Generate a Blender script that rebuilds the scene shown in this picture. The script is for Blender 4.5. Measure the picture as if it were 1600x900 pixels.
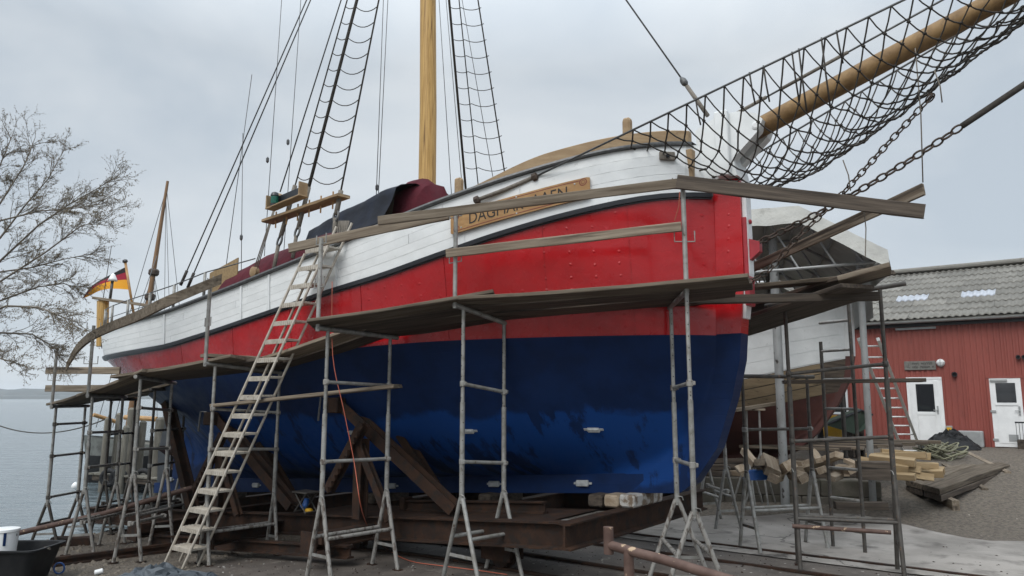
import bpy, bmesh, math, random
from mathutils import Vector, Matrix, noise
random.seed(7)
V = Vector
scn = bpy.context.scene
for o in list(bpy.data.objects): bpy.data.objects.remove(o)

# ---------------------------------------------------------------- camera
EYE = 2.1; FP = 1150.0; TH = math.atan(171/1150)
cd = bpy.data.cameras.new('camera'); cam = bpy.data.objects.new('camera', cd)
scn.collection.objects.link(cam); scn.camera = cam
cd.sensor_width = 36; cd.lens = FP/1600*36; cd.clip_start = .05; cd.clip_end = 12000
cam.location = (0, 0, EYE); cam.rotation_euler = (math.pi/2+TH, 0, 0)

# ---------------------------------------------------------------- sky and sun
SUN_EL, SUN_AZ = math.radians(46), math.radians(212)     # azimuth clockwise from +Y
w = bpy.data.worlds.new('World'); scn.world = w; w.use_nodes = True
nt = w.node_tree; nt.nodes.clear(); N = nt.nodes.new; Lk = nt.links.new
out = N('ShaderNodeOutputWorld'); bg = N('ShaderNodeBackground'); bg.inputs[1].default_value = 1.0
tc = N('ShaderNodeTexCoord'); sx = N('ShaderNodeSeparateXYZ'); Lk(tc.outputs['Generated'], sx.inputs[0])
mp = N('ShaderNodeMapping'); mp.inputs['Scale'].default_value = (1, 1, 2.2); Lk(tc.outputs['Generated'], mp.inputs[0])
nz = N('ShaderNodeTexNoise'); nz.inputs['Scale'].default_value = 2.3; nz.inputs['Detail'].default_value = 5; nz.inputs['Roughness'].default_value = .5
nz.inputs['Distortion'].default_value = .35; Lk(mp.outputs[0], nz.inputs['Vector'])
cr = N('ShaderNodeValToRGB'); cr.color_ramp.elements[0].position = .38; cr.color_ramp.elements[1].position = .62
cr.color_ramp.elements[0].color = (.415, .468, .522, 1); cr.color_ramp.elements[1].color = (.555, .592, .622, 1)
Lk(nz.outputs['Fac'], cr.inputs[0])
# overcast dome: brighter towards the zenith (standard overcast luminance, softened)
mr = N('ShaderNodeMapRange'); mr.inputs[1].default_value = .42; mr.inputs[2].default_value = 1.0
mr.inputs[3].default_value = 1.0; mr.inputs[4].default_value = 3.4; Lk(sx.outputs['Z'], mr.inputs[0])
vm = N('ShaderNodeVectorMath'); vm.operation = 'SCALE'; Lk(cr.outputs[0], vm.inputs[0]); Lk(mr.outputs[0], vm.inputs['Scale'])
sky = N('ShaderNodeTexSky'); sky.sky_type = 'NISHITA'; sky.sun_disc = False
sky.sun_elevation = SUN_EL; sky.sun_rotation = SUN_AZ
v2 = N('ShaderNodeVectorMath'); v2.operation = 'SCALE'; v2.inputs['Scale'].default_value = .06; Lk(sky.outputs[0], v2.inputs[0])
mx = N('ShaderNodeMix'); mx.data_type = 'RGBA'; mx.inputs[0].default_value = .9
Lk(v2.outputs[0], mx.inputs[6]); Lk(vm.outputs[0], mx.inputs[7])
Lk(mx.outputs[2], bg.inputs[0]); Lk(bg.outputs[0], out.inputs[0])
sd = bpy.data.lights.new('sun', 'SUN'); sd.energy = 1.5; sd.angle = math.radians(35); sd.color = (1, .97, .93)
so = bpy.data.objects.new('sun', sd); scn.collection.objects.link(so)
sdir = V((math.sin(SUN_AZ)*math.cos(SUN_EL), math.cos(SUN_AZ)*math.cos(SUN_EL), math.sin(SUN_EL)))
so.rotation_euler = sdir.to_track_quat('Z', 'Y').to_euler(); so.location = sdir*60
scn.view_settings.view_transform = 'Standard'; scn.view_settings.look = 'None'
scn.view_settings.exposure = 0.42; scn.view_settings.gamma = 1.0
try: scn.view_settings.use_curve_mapping = False
except Exception: pass

scn.cycles.volume_bounces = 4
# ---------------------------------------------------------------- materials
MATS = {}
def M(name, col, col2=None, rough=.6, metal=0, scale=4, thr=(.4, .65), stretch=(1, 1, 1), bump=.0, bscale=None, col3=None, thr3=(.6, .7),
      scale3=14, spec=.5, rand=.0, coat=0, detail=6, bdist=.01):
    m = bpy.data.materials.new(name); m.use_nodes = True; MATS[name] = m
    t = m.node_tree; B = t.nodes['Principled BSDF']; n = t.nodes.new; l = t.links.new
    B.inputs['Roughness'].default_value = rough; B.inputs['Metallic'].default_value = metal
    B.inputs['Specular IOR Level'].default_value = spec
    if coat: B.inputs['Coat Weight'].default_value = coat; B.inputs['Coat Roughness'].default_value = .08
    tcn = n('ShaderNodeTexCoord'); mpn = n('ShaderNodeMapping'); mpn.inputs['Scale'].default_value = stretch
    oi = n('ShaderNodeObjectInfo'); ad = n('ShaderNodeVectorMath'); ad.operation = 'MULTIPLY_ADD'
    cb = n('ShaderNodeCombineXYZ'); mu = n('ShaderNodeMath'); mu.operation = 'MULTIPLY'; mu.inputs[1].default_value = 37
    l(oi.outputs['Random'], mu.inputs[0])
    for i in range(3): l(mu.outputs[0], cb.inputs[i])
    l(tcn.outputs['Object'], mpn.inputs[0]); ad.inputs[1].default_value = (1, 1, 1)
    l(mpn.outputs[0], ad.inputs[0]); l(cb.outputs[0], ad.inputs[2])
    def nse(sc, det=detail, rg=.6):
        k = n('ShaderNodeTexNoise'); k.inputs['Scale'].default_value = sc; k.inputs['Detail'].default_value = det; k.inputs['Roughness'].default_value = rg
        l(ad.outputs[0], k.inputs['Vector']); return k
    def ramp(src, a, b):
        k = n('ShaderNodeMapRange'); k.inputs[1].default_value = a; k.inputs[2].default_value = b; l(src, k.inputs[0]); return k.outputs[0]
    def mix(f, a, b):
        k = n('ShaderNodeMix'); k.data_type = 'RGBA'; l(f, k.inputs[0])
        for i, c in ((6, a), (7, b)):
            if isinstance(c, tuple): k.inputs[i].default_value = (*c, 1)
            else: l(c, k.inputs[i])
        return k.outputs[2]
    c = None
    if col2: c = mix(ramp(nse(scale).outputs['Fac'], *thr), col, col2)
    if col3: c = mix(ramp(nse(scale3).outputs['Fac'], *thr3), c if c else col, col3)
    if rand:
        hs = n('ShaderNodeHueSaturation'); k = n('ShaderNodeMapRange'); k.inputs[3].default_value = 1-rand; k.inputs[4].default_value = 1+rand
        l(oi.outputs['Random'], k.inputs[0]); l(k.outputs[0], hs.inputs['Value'])
        if c: l(c, hs.inputs['Color'])
        else: hs.inputs['Color'].default_value = (*col, 1)
        c = hs.outputs[0]
    if c: l(c, B.inputs['Base Color'])
    else: B.inputs['Base Color'].default_value = (*col, 1)
    if bump:
        b = n('ShaderNodeBump'); b.inputs['Strength'].default_value = bump; b.inputs['Distance'].default_value = bdist
        l(nse(bscale or scale*3, 5).outputs['Fac'], b.inputs['Height']); l(b.outputs[0], B.inputs['Normal'])
    return m
galv = M('galvanised_tube', (.30, .30, .285), (.19, .18, .16), rough=.5, metal=.35, scale=9, col3=(.10, .07, .05), thr3=(.62, .68), scale3=22, bump=.15, bscale=60, bdist=.003, rand=.15)
dsteel = M('dark_tube', (.085, .08, .072), (.05, .042, .035), rough=.6, metal=.3, scale=8, col3=(.15, .10, .07), thr3=(.60, .68), scale3=18, bump=.2, bscale=60, bdist=.003)
flaky = M('flaking_tube', (.25, .24, .222), (.10, .082, .068), rough=.65, metal=.2, scale=22, thr=(.50, .60), stretch=(1, 1, .45), bump=.3, bscale=40, bdist=.004)
alu = M('pale_ladder_metal', (.50, .46, .40), (.38, .34, .28), rough=.5, metal=.25, scale=12, col3=(.22, .19, .16), thr3=(.63, .7), bump=.1, bscale=50, bdist=.003)
oldpost = M('worn_steel_post', (.27, .28, .28), (.20, .205, .20), rough=.6, metal=.2, scale=5, col3=(.035, .03, .027), thr3=(.62, .65), scale3=12, stretch=(1, 1, .5))
smear = M('paint_smeared_block', (.16, .12, .085), (.42, .41, .385), rough=.9, scale=7, thr=(.46, .56))
alu2 = M('aluminium', (.78, .78, .76), (.66, .66, .64), rough=.5, metal=.1, scale=10)
rust = M('rusty_steel', (.026, .0155, .0115), (.05, .026, .016), spec=.2, rough=.85, metal=.1, scale=5, col3=(.022, .017, .015), thr3=(.5, .62), scale3=9, bump=.5, bscale=30, bdist=.01)
rustp = M('rusty_pipe', (.075, .042, .032), (.115, .07, .055), rough=.7, metal=.1, scale=7, col3=(.40, .29, .19), thr3=(.62, .645), scale3=9, bump=.3, bscale=40, bdist=.005)
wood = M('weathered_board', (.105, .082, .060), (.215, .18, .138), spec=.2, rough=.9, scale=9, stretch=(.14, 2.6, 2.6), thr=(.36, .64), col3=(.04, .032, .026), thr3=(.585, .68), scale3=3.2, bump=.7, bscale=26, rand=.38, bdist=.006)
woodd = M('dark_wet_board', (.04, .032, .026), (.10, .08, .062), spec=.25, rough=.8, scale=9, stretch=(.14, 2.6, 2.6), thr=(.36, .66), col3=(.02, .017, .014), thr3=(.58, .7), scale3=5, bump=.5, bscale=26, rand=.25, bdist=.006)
newwood = M('fresh_timber', (.255, .18, .092), (.34, .25, .14), rough=.75, scale=5, stretch=(.15, 2, 2), bump=.25, bscale=24, rand=.15)
oldwood = M('offcut_timber', (.22, .165, .11), (.33, .27, .20), rough=.85, scale=6, stretch=(.2, 2, 2), col3=(.07, .055, .04), thr3=(.6, .7), bump=.4, bscale=24, rand=.35)
varn = M('varnished_wood', (.30, .16, .055), (.40, .235, .09), rough=.42, scale=7, stretch=(.15, 2, 2), col3=(.13, .075, .035), thr3=(.63, .75), scale3=6, bump=.15, bscale=30)
mastw = M('mast_wood', (.52, .33, .12), (.36, .21, .065), rough=.5, scale=22, stretch=(2.2, 2.2, .07), thr=(.42, .62), col3=(.14, .075, .025), thr3=(.60, .68), scale3=11, bump=.3, bscale=30, spec=.3)
spritw = M('bowsprit_wood', (.27, .17, .075), (.17, .10, .042), rough=.6, scale=20, stretch=(.35, .35, .35), thr=(.4, .65), col3=(.10, .055, .025), thr3=(.58, .70), scale3=6, bump=.3, bscale=30, spec=.3)
tanw = M('bleached_rail_wood', (.25, .165, .085), (.34, .24, .135), rough=.65, scale=6, stretch=(.3, 2, 2), col3=(.12, .08, .05), thr3=(.62, .74), bump=.25, bscale=30)
white = M('white_paint', (.75, .77, .77), (.64, .66, .66), rough=.4, scale=3.5, thr=(.35, .75), col3=(.44, .45, .43), thr3=(.66, .80), scale3=9, bump=.12, bscale=14, bdist=.006, rand=.03)
whitep = M('plain_white', (.75, .76, .76), (.66, .67, .67), rough=.4, scale=3)
blackp = M('black_paint', (.012, .014, .018), (.02, .022, .026), rough=.35, scale=5)
rope = M('tarred_rope', (.03, .027, .024), (.055, .048, .04), rough=.9, scale=30, bump=.6, bscale=90, bdist=.004)
rope2 = M('grey_rope', (.13, .115, .095), (.19, .17, .145), rough=.9, scale=30, bump=.6, bscale=90, bdist=.004)
wire = M('steel_wire', (.075, .078, .08), (.12, .12, .12), rough=.5, metal=.4, scale=20)
chainm = M('rusty_chain', (.05, .037, .03), (.085, .06, .045), rough=.7, metal=.3, scale=20, bump=.3, bscale=60)
redfit = M('red_fitting', (.36, .03, .04), (.30, .02, .03), rough=.4, scale=8)
maroon = M('maroon_canvas', (.085, .011, .019), (.06, .008, .014), spec=.2, rough=.85, scale=4, bump=.5, bscale=7, bdist=.04)
navytarp = M('navy_tarp', (.006, .0075, .012), (.010, .014, .026), spec=.15, rough=.6, scale=4, bump=.4, bscale=6, bdist=.03)
greytarp = M('grey_tarp', (.075, .088, .10), (.05, .06, .072), spec=.3, rough=.55, scale=4, bump=.3, bscale=14, bdist=.02)
tent = M('canopy_tarp', (.42, .42, .39), (.33, .33, .31), rough=.7, scale=2, col3=(.20, .20, .18), thr3=(.6, .78), scale3=3, bump=.6, bscale=5, bdist=.04)
anode = M('zinc_anode', (.46, .47, .46), (.30, .31, .31), rough=.6, metal=.2, scale=16, bump=.4, bscale=30)
conc = M('concrete', (.29, .268, .243), (.185, .17, .152), rough=.9, scale=1.3, col3=(.085, .076, .067), thr3=(.53, .72), scale3=1.9, bump=.4, bscale=60, bdist=.006)
concw = M('mossy_concrete', (.105, .095, .078), (.065, .06, .045), rough=.95, scale=3, col3=(.18, .17, .155), thr3=(.66, .75), scale3=5, bump=.5, bscale=30, rand=.15)
grav = M('gravel', (.14, .118, .092), (.075, .062, .05), rough=.95, scale=16, thr=(.42, .6), col3=(.25, .225, .19), thr3=(.61, .68), scale3=45, bump=1.0, bscale=34, bdist=.03)
mud = M('dark_wet_ground', (.115, .098, .084), (.062, .053, .046), rough=.6, scale=2.2, thr=(.36, .66), col3=(.18, .16, .14), thr3=(.58, .72), scale3=6, bump=.5, bscale=35, bdist=.012)
stone = M('pebble', (.15, .128, .10), (.085, .072, .058), rough=.9, scale=6, col3=(.33, .30, .25), thr3=(.62, .68), scale3=3)
chip = M('paint_chip', (.55, .54, .50), (.36, .34, .30), rough=.8, scale=1)
redwall = M('red_wall_sheet', (.235, .056, .042), (.205, .048, .036), rough=.55, scale=1.2, col3=(.14, .035, .028), thr3=(.62, .8), scale3=3, stretch=(1, 1, .35), rand=.04)
eternit = M('fibre_cement', (.125, .12, .106), (.19, .182, .163), rough=.95, scale=3, thr=(.3, .7), col3=(.05, .05, .042), thr3=(.60, .72), scale3=7, bump=.4, bscale=40, rand=.16)
skyl = M('skylight_sheet', (.36, .38, .42), (.29, .31, .35), rough=.35, scale=4)
gutm = M('gutter_zinc', (.33, .34, .34), (.26, .27, .27), rough=.5, metal=.4, scale=4)
door = M('white_door', (.74, .75, .75), (.66, .67, .67), rough=.4, scale=3)
glassd = M('dark_glass', (.02, .022, .025), rough=.06, spec=.8)
grey = M('grey_plastic', (.30, .31, .31), (.24, .25, .25), rough=.6, scale=5)
blackr = M('black_rubber', (.010, .0105, .012), (.018, .019, .02), spec=.25, rough=.6, scale=8)
yellow = M('yellow_paint', (.62, .36, .015), (.52, .29, .015), rough=.5, scale=4)
green = M('green_hull', (.045, .075, .048), (.032, .055, .036), rough=.6, scale=4)
olive = M('olive_rope', (.14, .14, .09), (.20, .19, .13), rough=.9, scale=20, rand=.3)
bark = M('grey_bark', (.12, .103, .082), (.17, .15, .122), rough=.95, scale=12, bump=.4, bscale=40)
budm = M('leaf_buds', (.14, .11, .07), (.19, .155, .10), rough=.9, scale=8)
pilew = M('old_pile_wood', (.10, .092, .075), (.16, .15, .125), rough=.95, scale=5, stretch=(2, 2, .3), col3=(.05, .055, .035), thr3=(.55, .7), bump=.5, bscale=18, rand=.2)
hillm = M('far_woodland', (.045, .055, .055), (.07, .075, .07), rough=1, scale=.02)
brownhull = M('red_brown_bottom', (.085, .028, .022), (.06, .02, .017), rough=.7, scale=3, col3=(.12, .05, .04), thr3=(.62, .75), bump=.2, bscale=12)
tanplank = M('bare_plank', (.25, .19, .115), (.17, .128, .078), rough=.85, scale=5, stretch=(.3, 2, 2), col3=(.06, .045, .03), thr3=(.62, .70), scale3=9, bump=.3, bscale=20, rand=.2)
hull2w = M('dull_white_paint', (.60, .62, .62), (.52, .54, .54), rough=.5, scale=2.5, col3=(.42, .43, .42), thr3=(.62, .8), bump=.12, bscale=12)
orange = M('orange_cable', (.36, .085, .045), rough=.5)
bluep = M('blue_plastic', (.02, .10, .32), (.015, .07, .25), rough=.4, scale=6)
flagk = M('flag_black', (.012, .012, .014), rough=.8); flagr = M('flag_red', (.30, .012, .035), rough=.8); flagy = M('flag_gold', (.75, .34, .02), rough=.8)
lettr = M('black_lettering', (.012, .011, .01), rough=.7); redline = M('dark_red_line', (.16, .02, .015), rough=.6)
pbrd = M('particle_board', (.30, .21, .105), (.22, .15, .075), rough=.85, scale=25, bump=.2, bscale=60)
greenglass = M('green_glass', (.01, .10, .07), rough=.1)
rag = M('stained_rag', (.66, .62, .60), (.48, .10, .10), rough=.9, scale=7, thr=(.52, .6), bump=.5, bscale=12, bdist=.03)
signw = M('carved_sign_wood', (.17, .165, .15), (.12, .115, .105), rough=.9, scale=12, stretch=(.2, 2, 2), bump=.4, bscale=40)

def paint_uv(name, kind):
    """hull paints: UV.x = metres along the hull, UV.y = metres above the ground"""
    m = bpy.data.materials.new(name); m.use_nodes = True; MATS[name] = m
    t = m.node_tree; B = t.nodes['Principled BSDF']; n = t.nodes.new; l = t.links.new
    uv = n('ShaderNodeUVMap'); uv.uv_map = 'UVMap'; sp = n('ShaderNodeSeparateXYZ'); l(uv.outputs[0], sp.inputs[0])
    def nse(sc, det=5, vec=None, st=(1, 1, 1), rg=.6):
        mpn = n('ShaderNodeMapping'); mpn.inputs['Scale'].default_value = st; l(uv.outputs[0], mpn.inputs[0])
        k = n('ShaderNodeTexNoise'); k.inputs['Scale'].default_value = sc; k.inputs['Detail'].default_value = det; k.inputs['Roughness'].default_value = rg
        l(mpn.outputs[0], k.inputs['Vector']); return k.outputs['Fac']
    def rng(src, a, b, c=0, d=1):
        k = n('ShaderNodeMapRange'); k.interpolation_type = 'SMOOTHSTEP'
        for i, q in ((1, a), (2, b), (3, c), (4, d)): k.inputs[i].default_value = q
        l(src, k.inputs[0]); return k.outputs[0]
    def math_(op, a, b=None):
        k = n('ShaderNodeMath'); k.operation = op
        for i, q in enumerate((a, b)):
            if q is None: continue
            if isinstance(q, (int, float)): k.inputs[i].default_value = q
            else: l(q, k.inputs[i])
        return k.outputs[0]
    def mix(f, a, b):
        k = n('ShaderNodeMix'); k.data_type = 'RGBA'; l(f, k.inputs[0])
        for i, c in ((6, a), (7, b)):
            if isinstance(c, tuple): k.inputs[i].default_value = (*c, 1)
            else: l(c, k.inputs[i])
        return k.outputs[2]
    U, Z = sp.outputs[0], sp.outputs[1]
    if kind == 'red':
        c = mix(rng(nse(1.3), .4, .65), (.43, .006, .010), (.35, .005, .008))
        c = mix(rng(nse(9, 4), .66, .72), c, (.47, .02, .03))
        # rows of painted-over bolt heads in the sheathing
        wob = math_('MULTIPLY', nse(1.1), .16)
        fu = math_('SUBTRACT', math_('FRACT', math_('DIVIDE', math_('ADD', U, wob), .27)), .5)
        fv = math_('SUBTRACT', math_('FRACT', math_('DIVIDE', math_('ADD', Z, math_('MULTIPLY', nse(1.7), .13)), .155)), .5)
        du = math_('MULTIPLY', fu, .27); dv = math_('MULTIPLY', fv, .155)
        d = math_('SQRT', math_('ADD', math_('POWER', du, 2), math_('POWER', dv, 2)))
        dots = math_('MULTIPLY', rng(d, .020, .006), rng(nse(.9, 2), .42, .55))
        h = math_('ADD', math_('MULTIPLY', dots, .8), math_('ADD', math_('MULTIPLY', nse(7, 6), .55), math_('MULTIPLY', nse(1.6, 2), 1.6)))
        rgh, bs, bd = (.24, .6, .012); B.inputs['Specular IOR Level'].default_value = .4; B.inputs['Coat Weight'].default_value = .32; B.inputs['Coat Roughness'].default_value = .07
    elif kind == 'blue':
        base = mix(rng(nse(2.2), .4, .65), (.007, .023, .082), (.0055, .017, .060))
        # freshly rolled brighter coat low on the side, with ragged edges and bare patches
        zz = math_('ADD', Z, math_('MULTIPLY', math_('SUBTRACT', nse(1.5, 5), .5), .55))
        zz = math_('ADD', zz, math_('MULTIPLY', U, .03))
        band = math_('MULTIPLY', rng(zz, 1.00, 1.12), rng(zz, 2.02, 1.92))
        gaps = rng(nse(2.3, 6, st=(1.3, .55, 1), rg=.65), .60, .53)
        f = math_('MULTIPLY', band, gaps)
        f = math_('MULTIPLY', f, rng(U, .55, .8))
        c = mix(f, base, (.007, .046, .19))
        seam = math_('ABSOLUTE', math_('SUBTRACT', math_('FRACT', math_('DIVIDE', math_('ADD', Z, math_('MULTIPLY', U, .05)), .19)), .5))
        sm = math_('MULTIPLY', math_('MULTIPLY', rng(seam, .46, .5), rng(nse(.7, 3), .40, .66)), -.32)
        h = math_('ADD', sm, math_('ADD', math_('MULTIPLY', nse(8, 6), .5), math_('MULTIPLY', nse(1.2, 2), 1.2)))
        rgh, bs, bd = (.46, .5, .010); B.inputs['Specular IOR Level'].default_value = .12
    l(c, B.inputs['Base Color']); B.inputs['Roughness'].default_value = rgh
    l(rng(nse(5, 4), .3, .7, rgh-.06, rgh+.12), B.inputs['Roughness'])
    b = n('ShaderNodeBump'); b.inputs['Strength'].default_value = bs; b.inputs['Distance'].default_value = bd
    l(h, b.inputs['Height']); l(b.outputs[0], B.inputs['Normal'])
    return m
# cracks and dark joints in the concrete
t = conc.node_tree; n = t.nodes.new; l = t.links.new; Bc = t.nodes['Principled BSDF']
tcn = n('ShaderNodeTexCoord'); n1 = n('ShaderNodeTexNoise'); n1.inputs['Scale'].default_value = 1.7; n1.inputs['Detail'].default_value = 6; l(tcn.outputs['Object'], n1.inputs['Vector'])
vma = n('ShaderNodeVectorMath'); vma.operation = 'MULTIPLY_ADD'; vma.inputs[1].default_value = (.9, .9, .9); l(n1.outputs['Color'], vma.inputs[0]); l(tcn.outputs['Object'], vma.inputs[2])
vo = n('ShaderNodeTexVoronoi'); vo.feature = 'DISTANCE_TO_EDGE'; vo.inputs['Scale'].default_value = .42; l(vma.outputs[0], vo.inputs['Vector'])
mr2 = n('ShaderNodeMapRange'); mr2.inputs[1].default_value = .004; mr2.inputs[2].default_value = .012; mr2.inputs[3].default_value = .75; mr2.inputs[4].default_value = 0; l(vo.outputs['Distance'], mr2.inputs[0])
mxc = n('ShaderNodeMix'); mxc.data_type = 'RGBA'; old = Bc.inputs['Base Color'].links[0].from_socket; l(mr2.outputs[0], mxc.inputs[0]); l(old, mxc.inputs[6]); mxc.inputs[7].default_value = (.035, .03, .027, 1); l(mxc.outputs[2], Bc.inputs['Base Color'])
redp = paint_uv('red_hull_paint', 'red'); bluehull = paint_uv('blue_hull_paint', 'blue')

# ---------------------------------------------------------------- helpers
col = scn.collection
class MB:
    def __init__(s): s.v = []; s.f = []; s.uv = []; s.mi = []
    def add(s, vs, fs, uvs=None, mi=0):
        b = len(s.v); s.v += [V(p) for p in vs]; s.f += [tuple(i+b for i in f) for f in fs]
        s.uv += uvs if uvs else [(0, 0)]*len(vs); s.mi += [mi]*len(fs); return s
    def tube(s, pts, r, n=8, cap=True, r2=None, closed=False):
        pts = [V(p) for p in pts]; k = len(pts); vs = []; fs = []
        prev = None
        for i, p in enumerate(pts):
            if closed: d = pts[(i+1) % k]-pts[i-1]
            else: d = pts[min(i+1, k-1)]-pts[max(i-1, 0)]
            if d.length < 1e-9: d = V((0, 0, 1))
            d.normalize()
            if prev is None:
                a = d.cross(V((0, 0, 1)));  a = a if a.length > .05 else d.cross(V((1, 0, 0)))
            else: a = prev-d*prev.dot(d)
            a.normalize(); prev = a; b = d.cross(a)
            rr = r if r2 is None else r+(r2-r)*i/(k-1)
            for j in range(n):
                an = 2*math.pi*j/n; vs.append(p+(a*math.cos(an)+b*math.sin(an))*rr)
        for i in range(k if closed else k-1):
            for j in range(n):
                i2 = (i+1) % k
                fs.append((i*n+j, i*n+(j+1) % n, i2*n+(j+1) % n, i2*n+j))
        if cap and not closed: fs += [tuple(range(n-1, -1, -1)), tuple(range((k-1)*n, k*n))]
        return s.add(vs, fs)
    def box(s, c, ax, ay, az, ch=0.0):
        """c centre, ax/ay/az half-axis vectors, ch chamfer in metres"""
        c, ax, ay, az = V(c), V(ax), V(ay), V(az)
        if not ch:
            vs = [c+ax*i+ay*j+az*k for i in (-1, 1) for j in (-1, 1) for k in (-1, 1)]
            return s.add(vs, [(0, 1, 3, 2), (4, 6, 7, 5), (0, 4, 5, 1), (2, 3, 7, 6), (0, 2, 6, 4), (1, 5, 7, 3)])
        la, lb, lc = ax.length, ay.length, az.length
        ux, uy, uz = ax/la, ay/lb, az/lc; ch = min(ch, .45*min(la, lb, lc))
        ring = []
        for x in (-la, la):
            for dx, ins in ((0, ch), (ch, 0)) if x < 0 else ((ch, 0), (0, ch)):
                xx = x+dx if x < 0 else x-dx
                r_ = []
                for (yy, zz) in ((-lb+ch+ins, -lc+ins), (lb-ch-ins, -lc+ins), (lb-ins, -lc+ch+ins), (lb-ins, lc-ch-ins), (lb-ch-ins, lc-ins), (-lb+ch+ins, lc-ins), (-lb+ins, lc-ch-ins), (-lb+ins, -lc+ch+ins)):
                    r_.append(c+ux*xx+uy*yy+uz*zz)
                ring.append(r_)
        vs = [p for r_ in ring for p in r_]; fs = []
        for i in range(3):
            for j in range(8): fs.append((i*8+j, i*8+(j+1) % 8, (i+1)*8+(j+1) % 8, (i+1)*8+j))
        fs += [tuple(range(7, -1, -1)), tuple(range(24, 32))]
        return s.add(vs, fs)
    def prism(s, poly, ext):
        n = len(poly); ext = V(ext); vs = [V(p) for p in poly]+[V(p)+ext for p in poly]
        return s.add(vs, [tuple(range(n)), tuple(range(2*n-1, n-1, -1))]+[(i, n+i, n+(i+1) % n, (i+1) % n) for i in range(n)])
    def lathe(s, c, axis, prof, n=16):
        c = V(c); d = V(axis).normalized(); a = d.cross(V((0, 0, 1))); a = a if a.length > .05 else d.cross(V((1, 0, 0))); a.normalize(); b = d.cross(a)
        vs = [c+d*h+(a*math.cos(2*math.pi*j/n)+b*math.sin(2*math.pi*j/n))*r for r, h in prof for j in range(n)]; k = len(prof)
        fs = [(i*n+j, i*n+(j+1) % n, (i+1)*n+(j+1) % n, (i+1)*n+j) for i in range(k-1) for j in range(n)]
        fs += [tuple(range(n-1, -1, -1)), tuple(range((k-1)*n, k*n))]
        return s.add(vs, fs)
    def grid(s, P, uv=None, mi=0):
        r, c = len(P), len(P[0]); vs = [p for row in P for p in row]
        return s.add(vs, [(i*c+j, i*c+j+1, (i+1)*c+j+1, (i+1)*c+j) for i in range(r-1) for j in range(c-1)], [q for row in uv for q in row] if uv else None, mi)
def wloc(o):
    l = V((0, 0, 0))
    while o is not None: l = l+o.location; o = o.parent
    return l
def wmat(o):
    m = Matrix.Identity(4)
    while o is not None: m = o.matrix_basis @ m; o = o.parent
    return m
def obj(name, mb, mat, parent=None, smooth=False, uv=False, recalc=True):
    im = wmat(parent).inverted()
    me = bpy.data.meshes.new(name); me.from_pydata([im @ p for p in mb.v], [], mb.f)
    for m_ in (mat if isinstance(mat, (list, tuple)) else [mat]): me.materials.append(m_)
    if isinstance(mat, (list, tuple)):
        for p, i in zip(me.polygons, mb.mi): p.material_index = i
    if uv:
        ul = me.uv_layers.new(name='UVMap')
        for lp in me.loops: ul.data[lp.index].uv = mb.uv[lp.vertex_index]
    if recalc:
        bm = bmesh.new(); bm.from_mesh(me); bmesh.ops.recalc_face_normals(bm, faces=bm.faces); bm.to_mesh(me); bm.free()
    if smooth:
        for p in me.polygons: p.use_smooth = True
        if smooth == 'auto':
            try: me.set_sharp_from_angle(angle=math.radians(38))
            except Exception: pass
    o = bpy.data.objects.new(name, me); col.objects.link(o); o.parent = parent
    return o
def tag(o, label, cat, group=None):
    o['label'] = label; o['category'] = cat
    if group: o['group'] = group
    return o
def thing(name, loc, label, cat, group=None):
    o = bpy.data.objects.new(name, None); col.objects.link(o); o.location = loc; o.empty_display_size = .2
    return tag(o, label, cat, group)
def struct(o): o['kind'] = 'structure'; return o
def topmesh(name, mb, mat, loc, label=None, cat=None, group=None, smooth=False, **k):
    """a one-mesh thing whose origin sits at its base"""
    loc = V(loc); mb.v = [p-loc for p in mb.v]; o = obj(name, mb, mat, None, smooth, **k); o.location = loc
    if label: tag(o, label, cat, group)
    return o
def board(name, p, q, wd, th, label=None, cat='board', group=None, up=(0, 0, 1), mat=None, parent=None, sag=0., bend=None, rough=.004, seg=8):
    """plank with worn edges; local X runs along the grain"""
    p, q = V(p), V(q); mat = mat or wood; x = (q-p); Ln = x.length; x.normalize()
    z = V(up)-x*V(up).dot(x); z.normalize(); y = z.cross(x)
    rnd = random.Random(int(1e4*abs(p.x+2*p.y+3*p.z+q.x)) % 99991)
    h, t = wd/2, th/2; c = min(.007, t*.5); vs = []; fs = []
    for i in range(seg+1):
        u = i/seg; xx = (u-.5)*Ln; dz = -sag*4*u*(1-u); dy = bend(u) if bend else 0
        e = .5 if i in (0, seg) else 0
        j = [rnd.uniform(-rough, rough) for _ in range(8)]
        if e: xx += rnd.uniform(-.01, .01)
        for k, (yy, zz) in enumerate(((-h+c, -t), (h-c, -t), (h, -t+c), (h, t-c), (h-c, t), (-h+c, t), (-h, t-c), (-h, -t+c))):
            vs.append(V((xx+(rnd.uniform(-.006, .006) if e else 0), yy+j[k]+dy, zz+j[(k+3) % 8]*.5+dz)))
    for i in range(seg):
        for k in range(8): fs.append((i*8+k, i*8+(k+1) % 8, (i+1)*8+(k+1) % 8, (i+1)*8+k))
    fs += [tuple(range(7, -1, -1)), tuple(range(seg*8, seg*8+8))]
    me = bpy.data.meshes.new(name); me.from_pydata(vs, [], fs); me.materials.append(mat)
    o = bpy.data.objects.new(name, me); col.objects.link(o)
    mw = Matrix((x, y, z)).transposed().to_4x4(); mw.translation = (p+q)/2
    if parent:
        o.parent = parent; mw = wmat(parent).inverted() @ mw
    o.matrix_basis = mw
    if label: tag(o, label, cat, group)
    return o
def dupo(o, parent=None, delta=None, loc=None):
    c = o.copy(); col.objects.link(c)
    if parent is not None: c.parent = parent
    if loc is not None: c.location = loc
    if delta is not None: c.location = c.location+V(delta)
    return c
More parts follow.
